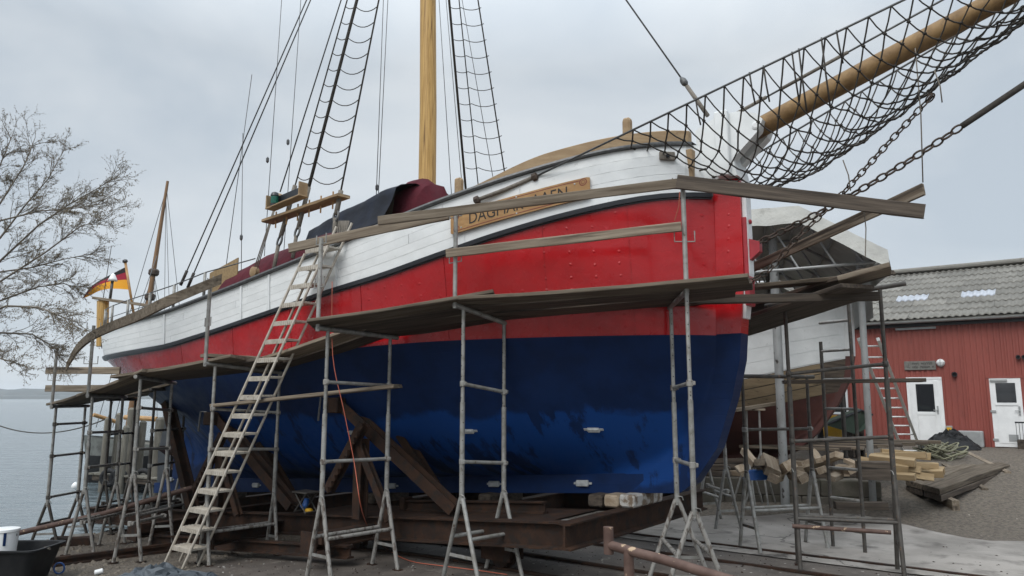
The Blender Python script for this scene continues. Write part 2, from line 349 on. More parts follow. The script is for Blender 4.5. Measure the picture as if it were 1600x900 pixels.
# a pixel of the 1600 x 900 photograph at a known distance, height or on the ground -> a point of the place
cT, sT = math.cos(TH), math.sin(TH)
def ray(x, y):
    a = (x-800)/FP; b = -(y-450)/FP; return V((a, cT-sT*b, sT+cT*b))
def px(x, y, d): r = ray(x, y); return r*(d/r.y)+V((0, 0, EYE))
def pz(x, y, z): r = ray(x, y); return r*((z-EYE)/r.z)+V((0, 0, EYE))
SO, SA, SN = V((2.8, 9.0)), V((-.8, .6)), V((-.6, -.8))    # the ship: stem, direction aft, direction to starboard
def SH(s, t, z): q = SO+SA*s+SN*t; return V((q.x, q.y, z))
def pt(x, y, t):
    """pixel on the vertical plane t metres to starboard of the keel -> (s, z)"""
    r = ray(x, y); P0 = SO+SN*t; r2 = V((r.x, r.y)); k = P0.dot(SN)/r2.dot(SN)
    return (r2*k-SO).dot(SA), EYE+r.z*k
def ptw(x, y, t): s, z = pt(x, y, t); return SH(s, t, z)
def smooth(a, b, x): u = max(0, min(1, (x-a)/(b-a))); return u*u*(3-2*u)
def interp(T, x):
    if x <= T[0][0]: return T[0][1]
    for (a, p), (b, q) in zip(T, T[1:]):
        if x <= b: return p+(q-p)*(x-a)/(b-a)
    return T[-1][1]
def cinterp(T, x):
    """smooth (Hermite) table"""
    n = len(T)
    if x <= T[0][0]: return T[0][1]
    if x >= T[-1][0]: return T[-1][1]
    for i in range(n-1):
        if x <= T[i+1][0]:
            (a, p), (b, q) = T[i], T[i+1]; h = b-a
            def sl(k):
                if k == 0: return (T[1][1]-T[0][1])/(T[1][0]-T[0][0])
                if k == n-1: return (T[-1][1]-T[-2][1])/(T[-1][0]-T[-2][0])
                d0 = (T[k][1]-T[k-1][1])/(T[k][0]-T[k-1][0]); d1 = (T[k+1][1]-T[k][1])/(T[k+1][0]-T[k][0])
                return 0 if d0*d1 <= 0 else 2*d0*d1/(d0+d1)
            u = (x-a)/h; m0, m1 = sl(i)*h, sl(i+1)*h
            return (2*u**3-3*u*u+1)*p+(u**3-2*u*u+u)*m0+(-2*u**3+3*u*u)*q+(u**3-u*u)*m1
WATER = -.9
def g(x, y):
    s = (V((x, y))-SO).dot(SA)
    dr = 0 if s < 3 else (-.065*(s-4) if s > 5 else -.065*(s-3)**2/4)
    if s > 12.4: dr -= .17*(s-12.4)
    dr = max(dr, -4)
    up = .74*smooth(11.6, 19, y)*smooth(2, 5.5, x)*smooth(10, 6, s)
    return dr+up
def pg(x, y):
    z = 0
    for i in range(25): p = pz(x, y, z); z = .5*z+.5*g(p.x, p.y)
    return V((p.x, p.y, g(p.x, p.y)))
# ================================================================ THE SETTING
def axis_vals(a, b, fine, far, ratio=1.35):
    v = [a+i*fine for i in range(int((b-a)/fine)+1)]; st = fine
    while v[-1] < far: st *= ratio; v.append(v[-1]+st)
    st = fine; lo = [v[0]]
    while lo[-1] > -far: st *= ratio; lo.append(lo[-1]-st)
    return lo[:0:-1]+v
xs = axis_vals(-15, 22, .25, 2500); ys = axis_vals(2, 27, .25, 2500)
mb = MB()
def gz(x, y): return g(x, y)+.02*noise.noise(V((x*.9, y*.9, 0)))+.012*noise.noise(V((x*3, y*3, 5)))
mb.grid([[V((x, y, gz(x, y) if abs(x) < 60 and y < 90 else g(x, y))) for x in xs] for y in ys])
struct(obj('ground', mb, grav, smooth=True))
# dark slip bed in the middle, paler concrete apron on the right
mb = MB(); P = []
for j in range(70):
    t = -1.3+j*.15; row = []
    for i in range(90):
        e = 6.3+.5*noise.noise(V((t*.8, 3, 1)))+(-.10*(t-2) if t > 2 else .2*(2-t))
        s = -9+(e+9)*i/89; p = SH(s, t, 0); row.append(V((p.x, p.y, max(gz(p.x, p.y), g(p.x, p.y))+.010)))
    P.append(row)
mb.grid(P); struct(obj('slip_bed', mb, mud, smooth=True))
mb = MB(); P = []
for i in range(110):
    x = .4+i*.2; y0 = 9+(1.27-.6*(x-2.8))/.8
    y1 = 13.2-2.0*smooth(5.9, 7.0, x)+.16*noise.noise(V((x*1.3, 7, 0)))+.06*noise.noise(V((x*5, 2, 0)))
    P.append([V((x, y0+(y1-y0)*j/40, max(gz(x, y0+(y1-y0)*j/40), g(x, y0+(y1-y0)*j/40))+.024)) for j in range(41)])
mb.grid(P); struct(obj('concrete_apron', mb, conc, smooth=True))
# water
wm = bpy.data.materials.new('harbour_water'); wm.use_nodes = True; t_ = wm.node_tree; B_ = t_.nodes['Principled BSDF']
B_.inputs['Base Color'].default_value = (.10, .125, .135, 1); B_.inputs['Roughness'].default_value = .12; B_.inputs['IOR'].default_value = 1.33
tcw = t_.nodes.new('ShaderNodeTexCoord'); hs_ = []
for sc, st, wt in ((.55, (.55, 1.5, 1), 1.0), (2.2, (.6, 1.4, 1), .5), (7, (.7, 1.2, 1), .16)):
    mpw = t_.nodes.new('ShaderNodeMapping'); mpw.inputs['Scale'].default_value = st; mpw.inputs['Rotation'].default_value = (0, 0, .15)
    nw = t_.nodes.new('ShaderNodeTexNoise'); nw.inputs['Scale'].default_value = sc; nw.inputs['Detail'].default_value = 3; nw.inputs['Distortion'].default_value = .4
    t_.links.new(tcw.outputs['Object'], mpw.inputs[0]); t_.links.new(mpw.outputs[0], nw.inputs['Vector'])
    mw_ = t_.nodes.new('ShaderNodeMath'); mw_.operation = 'MULTIPLY'; mw_.inputs[1].default_value = wt; t_.links.new(nw.outputs['Fac'], mw_.inputs[0]); hs_.append(mw_.outputs[0])
a1 = t_.nodes.new('ShaderNodeMath'); a2 = t_.nodes.new('ShaderNodeMath'); t_.links.new(hs_[0], a1.inputs[0]); t_.links.new(hs_[1], a1.inputs[1]); t_.links.new(a1.outputs[0], a2.inputs[0]); t_.links.new(hs_[2], a2.inputs[1])
bw = t_.nodes.new('ShaderNodeBump'); bw.inputs['Strength'].default_value = .85; bw.inputs['Distance'].default_value = .22
t_.links.new(a2.outputs[0], bw.inputs['Height']); t_.links.new(bw.outputs[0], B_.inputs['Normal'])
mb = MB(); mb.grid([[V((x, y, WATER)) for x in (-3500, -60, -5, 60, 1200)] for y in (-60, 0, 40, 300, 3500)])
struct(obj('water', mb, wm))
# far shore: low wooded hills across the fjord
def hill(y, amp, base, seed, xa, xb, nm):
    mb = MB(); P = [[], [], [], []]
    for i in range(160):
        x = xa+(xb-xa)*i/159
        h = base+amp*(.5+.5*noise.noise(V((x*.0016, seed, 0))))+amp*.18*noise.noise(V((x*.02, seed, 3)))+amp*.10*noise.noise(V((x*.07, seed, 9)))
        P[0].append(V((x, y, WATER-1))); P[1].append(V((x, y+4, WATER+h*.55))); P[2].append(V((x, y+40, WATER+h))); P[3].append(V((x, y+400, WATER-1)))
    mb.grid(P); struct(obj(nm, mb, hillm, smooth=True))
hill(1500, 17, 12, 1.5, -2600, 300, 'hills'); hill(1330, 4, 5, 8.2, -2600, -500, 'far_shore')
# slip rails
def rail(t, s0, s1, label):
    mb = MB(); n = 40; pts = [(s0+(s1-s0)*i/n) for i in range(n+1)]
    prof = tuple((a_, b_-.07) for a_, b_ in ((-.05, 0), (.05, 0), (.05, .015), (.012, .03), (.012, .075), (.032, .085), (.032, .11), (-.032, .11), (-.032, .085), (-.012, .075), (-.012, .03), (-.05, .015)))
    P = []
    for s in pts:
        c = SH(s, t, 0); z = g(c.x, c.y)+.004
        P.append([SH(s, t+a, z+b) for a, b in prof+prof[:1]])
    mb.grid(P); mb.add(P[0][:-1], [tuple(range(12))]); mb.add(P[-1][:-1], [tuple(range(12))])
    topmesh('track_rail', mb, rust, SH(s0, t, 0), label, 'rail', 'slipway rails')
rail(1.4, -7.5, 14, 'rusty steel slipway rail under the starboard wheels of the carriage')
rail(.55, -7.5, 13, 'rusty steel slipway rail just starboard of the ship keel')
rail(-.6, -7.5, 13, 'rusty steel slipway rail just port of the ship keel')
rail(-1.6, -7.5, 13, 'rusty steel slipway rail along the edge of the pale concrete apron')
mb = MB(); a, b = pg(78, 887), pg(300, 858)
for k, (h, wd) in enumerate(((.02, .07), (.07, .012), (.115, .035))):
    d = (b-a).normalized(); sd_ = V((-d.y, d.x, 0))
    hh = (.02, .045, .02)[k]
    mb.box((a+b)/2+V((0, 0, h)), (b-a)/2, sd_*wd, V((0, 0, hh)))
topmesh('loose_rail', mb, rust, (a+b)/2, 'loose rusty rail lying at the edge of the gravel shore', 'rail')
# pebbles on the shore and chips of old paint
def scatter(name, mat, n, fn, smin, smax, flat):
    mb = MB(); rnd = random.Random(11); k = 0
    while k < n:
        p = fn(rnd)
        if p is None: continue
        r = smin+(smax-smin)*rnd.random()**3; k += 1
        a = rnd.random()*6.28; ca, sa = math.cos(a), math.sin(a)
        vs = []
        for (x, y, z) in ((1, 0, 0), (.2, .8, 0), (-.9, .35, 0), (-.5, -.8, 0), (.5, -.7, 0)):
            x *= r*rnd.uniform(.7, 1.2); y *= r*rnd.uniform(.7, 1.2); vs.append(p+V((x*ca-y*sa, x*sa+y*ca, 0)))
        vs.append(p+V((0, 0, r*flat*rnd.uniform(.6, 1.2))))
        mb.add(vs, [(0, 1, 5), (1, 2, 5), (2, 3, 5), (3, 4, 5), (4, 0, 5)])
    o = obj(name, mb, mat, recalc=False); o['kind'] = 'stuff'; return o
def shore(r):
    s, t = r.uniform(5.4, 13.6), r.uniform(-1, 7.5); p = SH(s, t, 0)
    if s < 6.6-.1*t and r.random() < .8: return None
    return V((p.x, p.y, gz(p.x, p.y)-.003))
scatter('shore_pebbles', stone, 9000, shore, .010, .055, .7)
def yard(r):
    x, y = r.uniform(6.2, 17), r.uniform(11.0, 20)
    if y < 11.6: return None
    return V((x, y, gz(x, y)+.02 if y < 11.4 else gz(x, y)-.003))
scatter('yard_gravel', stone, 7000, yard, .008, .035, .7)
def chips(r):
    s, t = r.uniform(-4, 6.2), r.uniform(-1.2, 5.5); p = SH(s, t, 0); return V((p.x, p.y, gz(p.x, p.y)+.014))
scatter('paint_flakes', chip, 2200, chips, .004, .022, .12)
def dirtb(r):
    s, t = r.uniform(-4, 6.2), r.uniform(-4, 5.5); p = SH(s, t, 0)
    if t < -1.2 and r.random() < .85: return None
    return V((p.x, p.y, max(gz(p.x, p.y), g(p.x, p.y))+(.012 if t > -1.25 else .026)))
scatter('dirt_crumbs', rust, 4000, dirtb, .004, .020, .5)

# ================================================================ THE SHIP
class Hull:
    def __init__(s, **k): s.__dict__.update(k)
    def top(s, x, t, z): q = s.o+s.a*x+s.n*t; return V((q.x, q.y, z))
    def sig(s, x, z):
        a, b = cinterp(s.sr, z), cinterp(s.s1, z); return max(0, min(1, (x-a)/(b-a)))
    def b(s, x, z):
        sg = s.sig(x, z); base = cinterp(s.B, sg*s.L)
        zk, zw, zl = s.zk(x), s.zw(x), s.zl(x); wv = interp(s.W, sg)
        if z < zw: u = max(0, (z-zk)/(zw-zk)); f = wv*u**interp(s.P, sg)
        elif z < zl: f = wv+(1-wv)*smooth(0, 1, (z-zw)/(zl-zw)*.5)*2*.5/.5*.5 if False else wv+(1-wv)*((z-zw)/(zl-zw))
        else: f = 1+.02*(z-zl)
        return max(s.mn, base*f)
    def pt(s, x, z, off=0, side=1):
        b = s.b(x, z); e = .03
        bs = (s.b(x+e, z)-s.b(x-e, z))/(2*e); bz = (s.b(x, z+e)-s.b(x, z-e))/(2*e)
        bs = max(-3, min(3, bs)); bz = max(-2, min(2, bz))
        n = V((-bs, 1, -bz)).normalized()
        return s.top(x+n.x*off, side*(b+n.y*off), z+n.z*off)
    def row(s, sg, lev):
        """station fraction and level 0 keel 1 waterline 2 wale 3 rail -> s, z"""
        x = sg*s.L
        for i in range(4):
            zs = (s.zk(x), s.zw(x), s.zl(x), s.zr(x)); k = min(2, int(lev)); z = zs[k]+(zs[k+1]-zs[k])*(lev-k)
            a, b = cinterp(s.sr, z), cinterp(s.s1, z); x = a+(b-a)*sg
        return x, z
    def patch(s, sa, sb, zlo, zhi, off, th, n=None, m=3, side=1, uv=None):
        """slab that follows the skin: outer face at off, edges th deep"""
        n = n or max(4, int(abs(sb-sa)/.22)); mb = MB(); P = []; U = []
        for j in range(-1, m+2):
            row = []; ru = []
            for i in range(-1, n+2):
                u = max(0, min(n, i))/n; v = max(0, min(m, j))/m
                x = sa+(sb-sa)*u; z = zlo(x)+(zhi(x)-zlo(x))*v
                edge = i < 0 or i > n or j < 0 or j > m
                row.append(s.pt(x, z, off-th if edge else off, side)); ru.append((x, z))
            P.append(row); U.append(ru)
        mb.grid(P, U); return mb
T = lambda tab: (lambda s: cinterp(tab, s))
H1 = Hull(o=SO, a=SA, n=SN, L=14.2, mn=.13,
    sr=[(.6, 1.75), (1.0, 1.35), (1.3, .95), (1.56, .66), (2.09, .39), (2.57, .27), (4.67, .22), (5.4, .28)],
    s1=[(.2, 12.6), (1.0, 12.7), (1.6, 12.95), (2.2, 13.5), (2.5, 13.8), (3.0, 14.3), (3.5, 14.5)],
    B=[(0, .14), (.12, .31), (.3, .54), (.7, .88), (1.2, 1.18), (1.7, 1.43), (2.6, 1.78), (3.55, 2.02), (4.5, 2.16), (6.4, 2.27), (9.2, 2.28), (10.6, 2.22), (11.8, 2.03), (12.7, 1.70), (13.4, 1.22), (13.9, .68), (14.2, .12)],
    W=[(0, .84), (.06, .86), (.15, .9), (.3, .95), (.5, .97), (.7, .95), (.85, .86), (1, .7)],
    P=[(0, .55), (.05, .52), (.15, .45), (.3, .40), (.5, .42), (.62, .52), (.75, .80), (.85, 1.25), (.93, 1.8), (1, 2.2)],
    zk=lambda s: .985-.072*s+.24,
    zw=T([(0, 2.86), (3.1, 2.83), (4.8, 2.77), (8, 2.62), (14.5, 2.3)]),
    zl=T([(0, 4.64), (.67, 4.56), (1.46, 4.4), (2.47, 4.15), (3.14, 3.97), (4.19, 3.72), (5.18, 3.56), (5.85, 3.44), (6.77, 3.3), (8.23, 3.1), (9.56, 2.96), (12, 2.9), (14.5, 2.98)]),
    zr=T([(0, 5.31), (.4, 5.27), (1.18, 5.15), (2.01, 4.95), (2.63, 4.79), (3.2, 4.65), (4.67, 4.28), (5.64, 4.09), (6.59, 3.93), (7.91, 3.74), (9.82, 3.52), (12, 3.43), (14.5, 3.46)]))
ship = thing('sailing_ship', SH(6.5, 0, .5), 'wooden sailing ship with red, white and navy hull propped up on the slip carriage', 'ship')
# hull skin
mb = MB()
def sgs(n): return [.5-.5*math.cos(math.pi*(i/n)) for i in range(n+1)]
SG = sorted(set([round(q, 5) for q in sgs(64)]+[i/40 for i in range(1, 40)]))
for side in (1, -1):
    for lo, hi, rows, mi in ((0, 1, 18, 0), (1, 2, 8, 1), (2, 3, 5, 2)):
        P = []; U = []
        for j in range(rows+1):
            rw = []; ru = []
            for q in SG:
                x, z = H1.row(q, lo+(hi-lo)*j/rows); rw.append(H1.top(x, side*H1.b(x, z), z)); ru.append((x, z))
            P.append(rw); U.append(ru)
        mb.grid(P, U, mi)
hull = obj('hull', mb, [bluehull, redp, white], ship, smooth=True, uv=True)
# red sheathing plates on the starboard side
edges = [.42, 1.02, 1.95, 3.2, 4.5, 5.9, 7.3, 8.8, 10.3, 11.7, 12.9]
for a, b in zip(edges, edges[1:]):
    lo = lambda s: H1.zw(s)+.004; hi = lambda s: H1.zl(s)-.03
    obj('hull_plate', H1.patch(a+.006, b-.006, lo, hi, .009, .012, m=8), redp, hull, smooth='auto', uv=True)
# white bulwark planks, butts staggered
bul = obj('bulwark', H1.patch(.42, 13.9, lambda s: H1.zl(s)+.03, lambda s: H1.zr(s)-.01, .004, .03, n=70, m=4, uv=True), white, ship, smooth='auto')
butts = ([.45, 2.9, 6.4, 9.1, 12.2, 13.8], [.45, 1.7, 4.9, 8.0, 11.3, 13.8], [.45, 3.7, 7.2, 10.2, 13.8], [.45, 2.2, 5.7, 8.7, 11.9, 13.8], [.45, 3.2, 6.9, 9.8, 12.7, 13.8])
for r, bt in enumerate(butts):
    fl, fh = r/5, (r+1)/5
    for a, b in zip(bt, bt[1:]):
        lo = lambda s, fl=fl: H1.zl(s)+.04+(H1.zr(s)-.02-H1.zl(s)-.04)*fl+.0014
        hi = lambda s, fh=fh: H1.zl(s)+.04+(H1.zr(s)-.02-H1.zl(s)-.04)*fh-.0014
        obj('plank', H1.patch(a+.003, b-.003, lo, hi, .012+.0016*((r*7+len(bt)) % 2), .007, m=2), white, bul, smooth='auto')
# vertical white straps on the side
for s_ in (6.35, 7.05, 9.3, 4.95):
    mb = H1.patch(s_-.02, s_+.02, lambda s: H1.zl(s)+.03, lambda s: H1.zr(s)-.03, .034, .02, n=2, m=5); obj('strap', mb, white, bul)
for side in (1, -1):
    obj('rubbing_strake', H1.patch(.24, 14.0, lambda s: H1.zl(s)-.026, lambda s: H1.zl(s)+.028, .055, .07, n=90, m=3, side=side), blackp, ship, smooth='auto')
    obj('strake_moulding', H1.patch(.24, 14.0, lambda s: H1.zl(s)-.048, lambda s: H1.zl(s)-.028, .024, .05, n=90, m=1, side=side), blackp, ship, smooth='auto')
    mb = MB(); P = []
    for i in range(121):
        s_ = .38+(14.15-.38)*i/120; z = H1.zr(s_); b = H1.b(s_, z)
        P.append([H1.top(s_, side*(b+d), z+h) for d, h in ((.06, -.02), (.07, 0), (.06, .028), (-.13, .028), (-.13, -.02), (.06, -.02))])
    mb.grid(P); obj('cap_rail', mb, wire, ship, smooth='auto')
    # tan bow board standing on the rail
    mb = MB(); P = []
    for i in range(41):
        s_ = .42+(3.0-.42)*i/40; z = H1.zr(s_); b = H1.b(s_, z); h = .03+.145*smooth(0, .45, 1-i/40)
        P.append([H1.top(s_, side*(b+d), z+e) for d, e in ((.02, .0285), (.02, h), (.0, h+.012), (-.06, h+.012), (-.08, h), (-.08, .0285), (.02, .0285))])
    mb.grid(P); mb.add(P[0][:-1], [tuple(range(6))]); mb.add(P[-1][:-1], [tuple(range(6))]); obj('bow_board', mb, tanw, ship, smooth='auto')
# deck and inner bulwark
mb = MB(); P = []
for i in range(81):
    s_ = .5+(13.9-.5)*i/80; zd = H1.zl(s_)+.05; b = max(.05, H1.b(s_, zd)-.06); zr_ = H1.zr(s_)-.005
    P.append([H1.top(s_, b+.0, zr_), H1.top(s_, b, zd), H1.top(s_, 0, zd+.06), H1.top(s_, -b, zd), H1.top(s_, -b, zr_)])
mb.grid(P); obj('deck', mb, tanw, ship, smooth='auto')
# stem, keel, sternpost, rudder
def cpoly(pts, th, name, mat, parent=ship, uv=False, t0=0., ch=True):
    mb = MB(); a = [SH(s, t0+th, z) for s, z in pts]; b = [SH(s, t0-th, z) for s, z in pts]; n = len(pts)
    U = [(s, z) for s, z in pts]*2
    mb.add(a+b, [tuple(range(n)), tuple(range(2*n-1, n-1, -1))]+[(i, n+i, n+(i+1) % n, (i+1) % n) for i in range(n)], U)
    return obj(name, mb, mat, parent, uv=uv)
outp = [(-.05, 2.87), (-.115, 3.6), (-.12, 4.62), (-.12, 4.80)]
cpoly(outp+[(.30, 4.80), (.30, 4.0), (.34, 2.87)], .125, 'stem_upper', redp, uv=True)
cpoly([(.34, 2.868), (.40, 2.4), (.5, 2.09), (.8, 1.56), (1.1, 1.3), (1.6, 1.08), (1.6, .872), (.95, .917), (.81, .93), (.62, 1.06), (.31, 1.49), (.09, 2.11), (-.02, 2.55), (-.05, 2.868)], .125, 'stem_lower', bluehull, uv=True)
cpoly([(-.04, 3.05), (-.118, 3.6), (-.123, 4.62), (-.123, 4.76), (-.175, 4.76), (-.175, 3.6), (-.10, 3.05)], .085, 'stem_band', whitep)
mb = MB(); P = []; U = []
for i in range(61):
    s_ = 1.3+(13.05-1.3)*i/60; zb = .985-.072*s_
    kw = .1265+.0285*smooth(1.3, 2.4, s_); q = ((-kw+.004, zb), (-kw, zb+.25), (-.11, zb+.27), (.11, zb+.27), (kw, zb+.25), (kw-.004, zb), (-kw+.004, zb))
    P.append([SH(s_, t, z) for t, z in q]); U.append([(s_, z-.3) for t, z in q])
mb.grid(P, U); mb.add(P[0][:-1], [tuple(range(6))], U[0][:-1]); mb.add(P[-1][:-1], [tuple(range(6))], U[-1][:-1])
keel = obj('keel', mb, bluehull, ship, uv=True)
cpoly([(10.2, .45), (12.5, .2), (12.75, .3), (12.7, 1.1), (12.4, 1.45), (10.2, 1.2)], .10, 'deadwood', bluehull, uv=True)
cpoly([(12.92, .2), (13.45, .18), (13.5, .9), (13.3, 1.5), (13.2, 2.2), (13.02, 2.2), (12.95, 1.2)], .05, 'rudder', blackp)
cpoly([(12.4, .06), (13.5, -.02), (13.5, .20), (12.4, .29)], .09, 'keel_shoe', bluehull, uv=True)
prop = MB(); pc = SH(12.83, 0, .85); prop.lathe(SH(12.7, 0, .85), (-.8, .6, 0), [(.07, 0), (.08, .06), (.05, .2), (.01, .25)], 12)
for k in range(3):
    an = k*2.094+.4; d = V((-.6*math.cos(an), -.8*math.cos(an), math.sin(an))); tn = V((.6*math.sin(an)-.4, .8*math.sin(an)+.3, math.cos(an))).normalized()
    prop.add([pc+d*.05-tn*.04, pc+d*.05+tn*.04, pc+d*.25+tn*.12, pc+d*.42+tn*.05, pc+d*.42-tn*.06, pc+d*.25-tn*.11], [(0, 1, 2, 5), (5, 2, 3, 4)])
obj('propeller', prop, rustp, ship)
# zinc anodes
def anode_at(p, d, up, wd=.19, h=.085):
    d = V(d).normalized(); up = V(up).normalized(); nn = d.cross(up).normalized()
    if nn.dot(V((0, 0, EYE))-p) < 0: nn = -nn
    mb = MB(); mb.box(p+nn*.02, d*wd/2, up*h/2, nn*.022, .014); mb.box(p+nn*.006, d*(wd/2+.045), up*.014, nn*.005); return mb
for x, y in ((773, 756), (911, 755), (613, 759), (401, 758), (267, 749)):
    obj('zinc_anode', anode_at(ptw(x, y, .155), (.8, -.6, .055), (0, 0, 1)), anode, ship)
for s_, z in ((1.72, 1.70), (3.35, 1.66), (5.3, 1.6)):
    p = H1.pt(s_, z, 0); q = H1.pt(s_-.15, z, 0); r = H1.pt(s_, z+.15, 0); obj('zinc_anode', anode_at(p, q-p, r-p, .16, .06), anode, ship)
# name board with carved lettering, bent along the bow
NA, NBs = 3.07, 1.40
def nb(u, v, off):
    s_ = NA+(NBs-NA)*u; zl, zr = H1.zl(s_), H1.zr(s_); lo = interp([(0, 4.18), (1, 4.555)], u); hi = lo+.262
    return H1.pt(s_, lo+(hi-lo)*v, off)
mb = MB(); nU, nV = 40, 6; P = []
for j in range(-1, nV+2):
    row = []
    for i in range(-1, nU+2):
        u = max(0, min(nU, i))/nU; v = max(0, min(nV, j))/nV; ed = i < 0 or j < 0 or i > nU or j > nV
        cu = min(u, 1-u)*1.80; cv = min(v, 1-v)*.262
        if cu < .03 and cv < .03: v = v+(.05 if v < .5 else -.05)*(1-cu/.03)
        row.append(nb(u, v, .02 if ed else .062))
    P.append(row)
mb.grid(P); nbo = obj('name_board', mb, varn, ship, smooth='auto')
for v in (.10, .90):
    mb = MB(); mb.grid([[nb(.06+.88*i/30, v+dv, .0645) for i in range(31)] for dv in (-.016, .016)]); obj('border_line', mb, redline, nbo)
for u, v in ((.045, .2), (.045, .8), (.955, .2), (.955, .8)):
    for r_ in (.045, .024):
        mb = MB(); P = [[nb(u+r2*math.cos(a*math.pi/12)/1.80, v+r2*math.sin(a*math.pi/12)/.262, .0645) for a in range(25)] for r2 in (r_*.8, r_)]
        mb.grid(P); obj('ring_ornament', mb, redline, nbo)
for u, v in ((.085, .2), (.085, .8), (.9, .8), (.9, .2), (.5, .10), (.5, .90)):
    mb = MB(); p = nb(u, v, .062); n_ = (nb(u, v, .08)-p).normalized(); mb.lathe(p, n_, [(.011, 0), (.011, .004), (.006, .008)], 10); obj('screw_head', mb, anode, nbo)
fc = bpy.data.curves.new('lettering_text', 'FONT'); fc.body = 'DAGMAR  AAEN'; fc.size = 1; fc.extrude = 0; fc.resolution_u = 3; fc.align_x = 'LEFT'
fo = bpy.data.objects.new('lettering_tmp', fc); col.objects.link(fo)
dg = bpy.context.evaluated_depsgraph_get(); tm = bpy.data.meshes.new_from_object(fo.evaluated_get(dg))
bmt = bmesh.new(); bmt.from_mesh(tm); bmesh.ops.subdivide_edges(bmt, edges=[e for e in bmt.edges if e.calc_length() > .25], cuts=2); bmesh.ops.triangulate(bmt, faces=bmt.faces)
tv = [v.co.copy() for v in bmt.verts]; bmt.verts.index_update(); tf = [tuple(v.index for v in f.verts) for f in bmt.faces]; bmt.free()
x0, x1 = min(v.x for v in tv), max(v.x for v in tv); y0, y1 = min(v.y for v in tv), max(v.y for v in tv)
comp = list(range(len(tv)))
def root_(i):
    while comp[i] != i: i = comp[i]
    return i
for f in tf:
    for i in f[1:]: comp[root_(i)] = root_(f[0])
for r_ in sorted(set(root_(i) for f in tf for i in f)):
    ids = [i for i in range(len(tv)) if root_(i) == r_]; rm = {i: k for k, i in enumerate(ids)}
    mb = MB(); mb.add([nb(.15+.70*(tv[i].x-x0)/(x1-x0), .24+.54*(tv[i].y-y0)/(y1-y0), .0655) for i in ids], [tuple(rm[i] for i in f) for f in tf if root_(f[0]) == r_])
    obj('letter', mb, lettr, nbo, recalc=False)
bpy.data.objects.remove(fo)
# stem head, knees and bowsprit
bs0, bs1 = ptw(1192, 197, 0), ptw(1545, 8, 0); bd = (bs1-bs0).normalized()
mb = MB(); mb.tube([bs0-bd*1.5, bs0-bd*.1, bs0+bd*1.5, bs0+bd*3.2, bs0+bd*4.6], .135, 20, r2=.105)
obj('bowsprit', mb, spritw, ship, smooth='auto')
hp = [(1092, 208), (1128, 184), (1158, 178), (1186, 181), (1196, 190), (1190, 207), (1150, 252), (1160, 303), (1098, 303)]
hs = [pt(x, y, .12) for x, y in hp]; hs[-2] = (-.13, 4.802); hs[-1] = (.36, 4.802)
for t0 in (.155, -.155): cpoly(hs, .075, 'knighthead', white, t0=t0)
cpoly([(-.13, 4.802), (.36, 4.802), (.36, 5.2), (-.05, 5.2)], .075, 'stem_head', white)
for t0 in (.275, -.275):
    a, b = pt(1148, 186, .3); mb = MB(); mb.box(SH(.02, t0, 5.22), SA.to_3d()*.085, SN.to_3d()*.044, V((0, 0, .42)), .012); obj('stem_cheek', mb, white, ship)
mb = MB(); mb.lathe(ptw(1181, 196, .23), (SN.x, SN.y, 0), [(.05, -.02), (.05, .01), (.03, .018)], 14); obj('pivot_bolt', mb, whitep, ship)
mb = MB(); mb.box(SH(.42, .34, 5.0), SA.to_3d()*.05, SN.to_3d()*.07, V((0, 0, .2)), .01); obj('bollard_post', mb, tanw, ship)
mb = MB(); p = H1.pt(.62, 5.08, .03); tg = (H1.pt(.5, 5.08, .03)-H1.pt(.74, 5.08, .03)).normalized(); nn = tg.cross(V((0, 0, 1))); 
mb.box(p, tg*.10, V((0, 0, .055)), nn*.016, .012); hw = obj('hawse_plate', mb, rope2, ship)
mb = MB(); mb.lathe(p-nn*.03, nn, [(.03, 0), (.034, .05), (.018, .052)], 12); mb2 = MB(); mb2.lathe(p+nn*.012 if nn.dot(V((0, 0, EYE))-p) > 0 else p-nn*.03, nn, [(.024, 0), (.024, .02)], 12); obj('hawse_hole', mb2, blackp, hw)
# timber heads on the rail
for s_, h in ((1.02, .42), (3.02, .26)):
    z = H1.zr(s_); b = H1.b(s_, z); mb = MB(); mb.box(H1.top(s_, b-.06, z+h/2), SA.to_3d()*.055, SN.to_3d()*.05, V((0, 0, h/2)), .03); obj('timber_head', mb, tanw, ship)
# mast
mb = MB(); mb.tube([SH(5.30, 0, 3.5), SH(5.32, 0, 7), SH(5.42, 0, 11), SH(5.5, 0, 16.4)], .158, 24, r2=.125); obj('mast', mb, mastw, ship, smooth='auto')
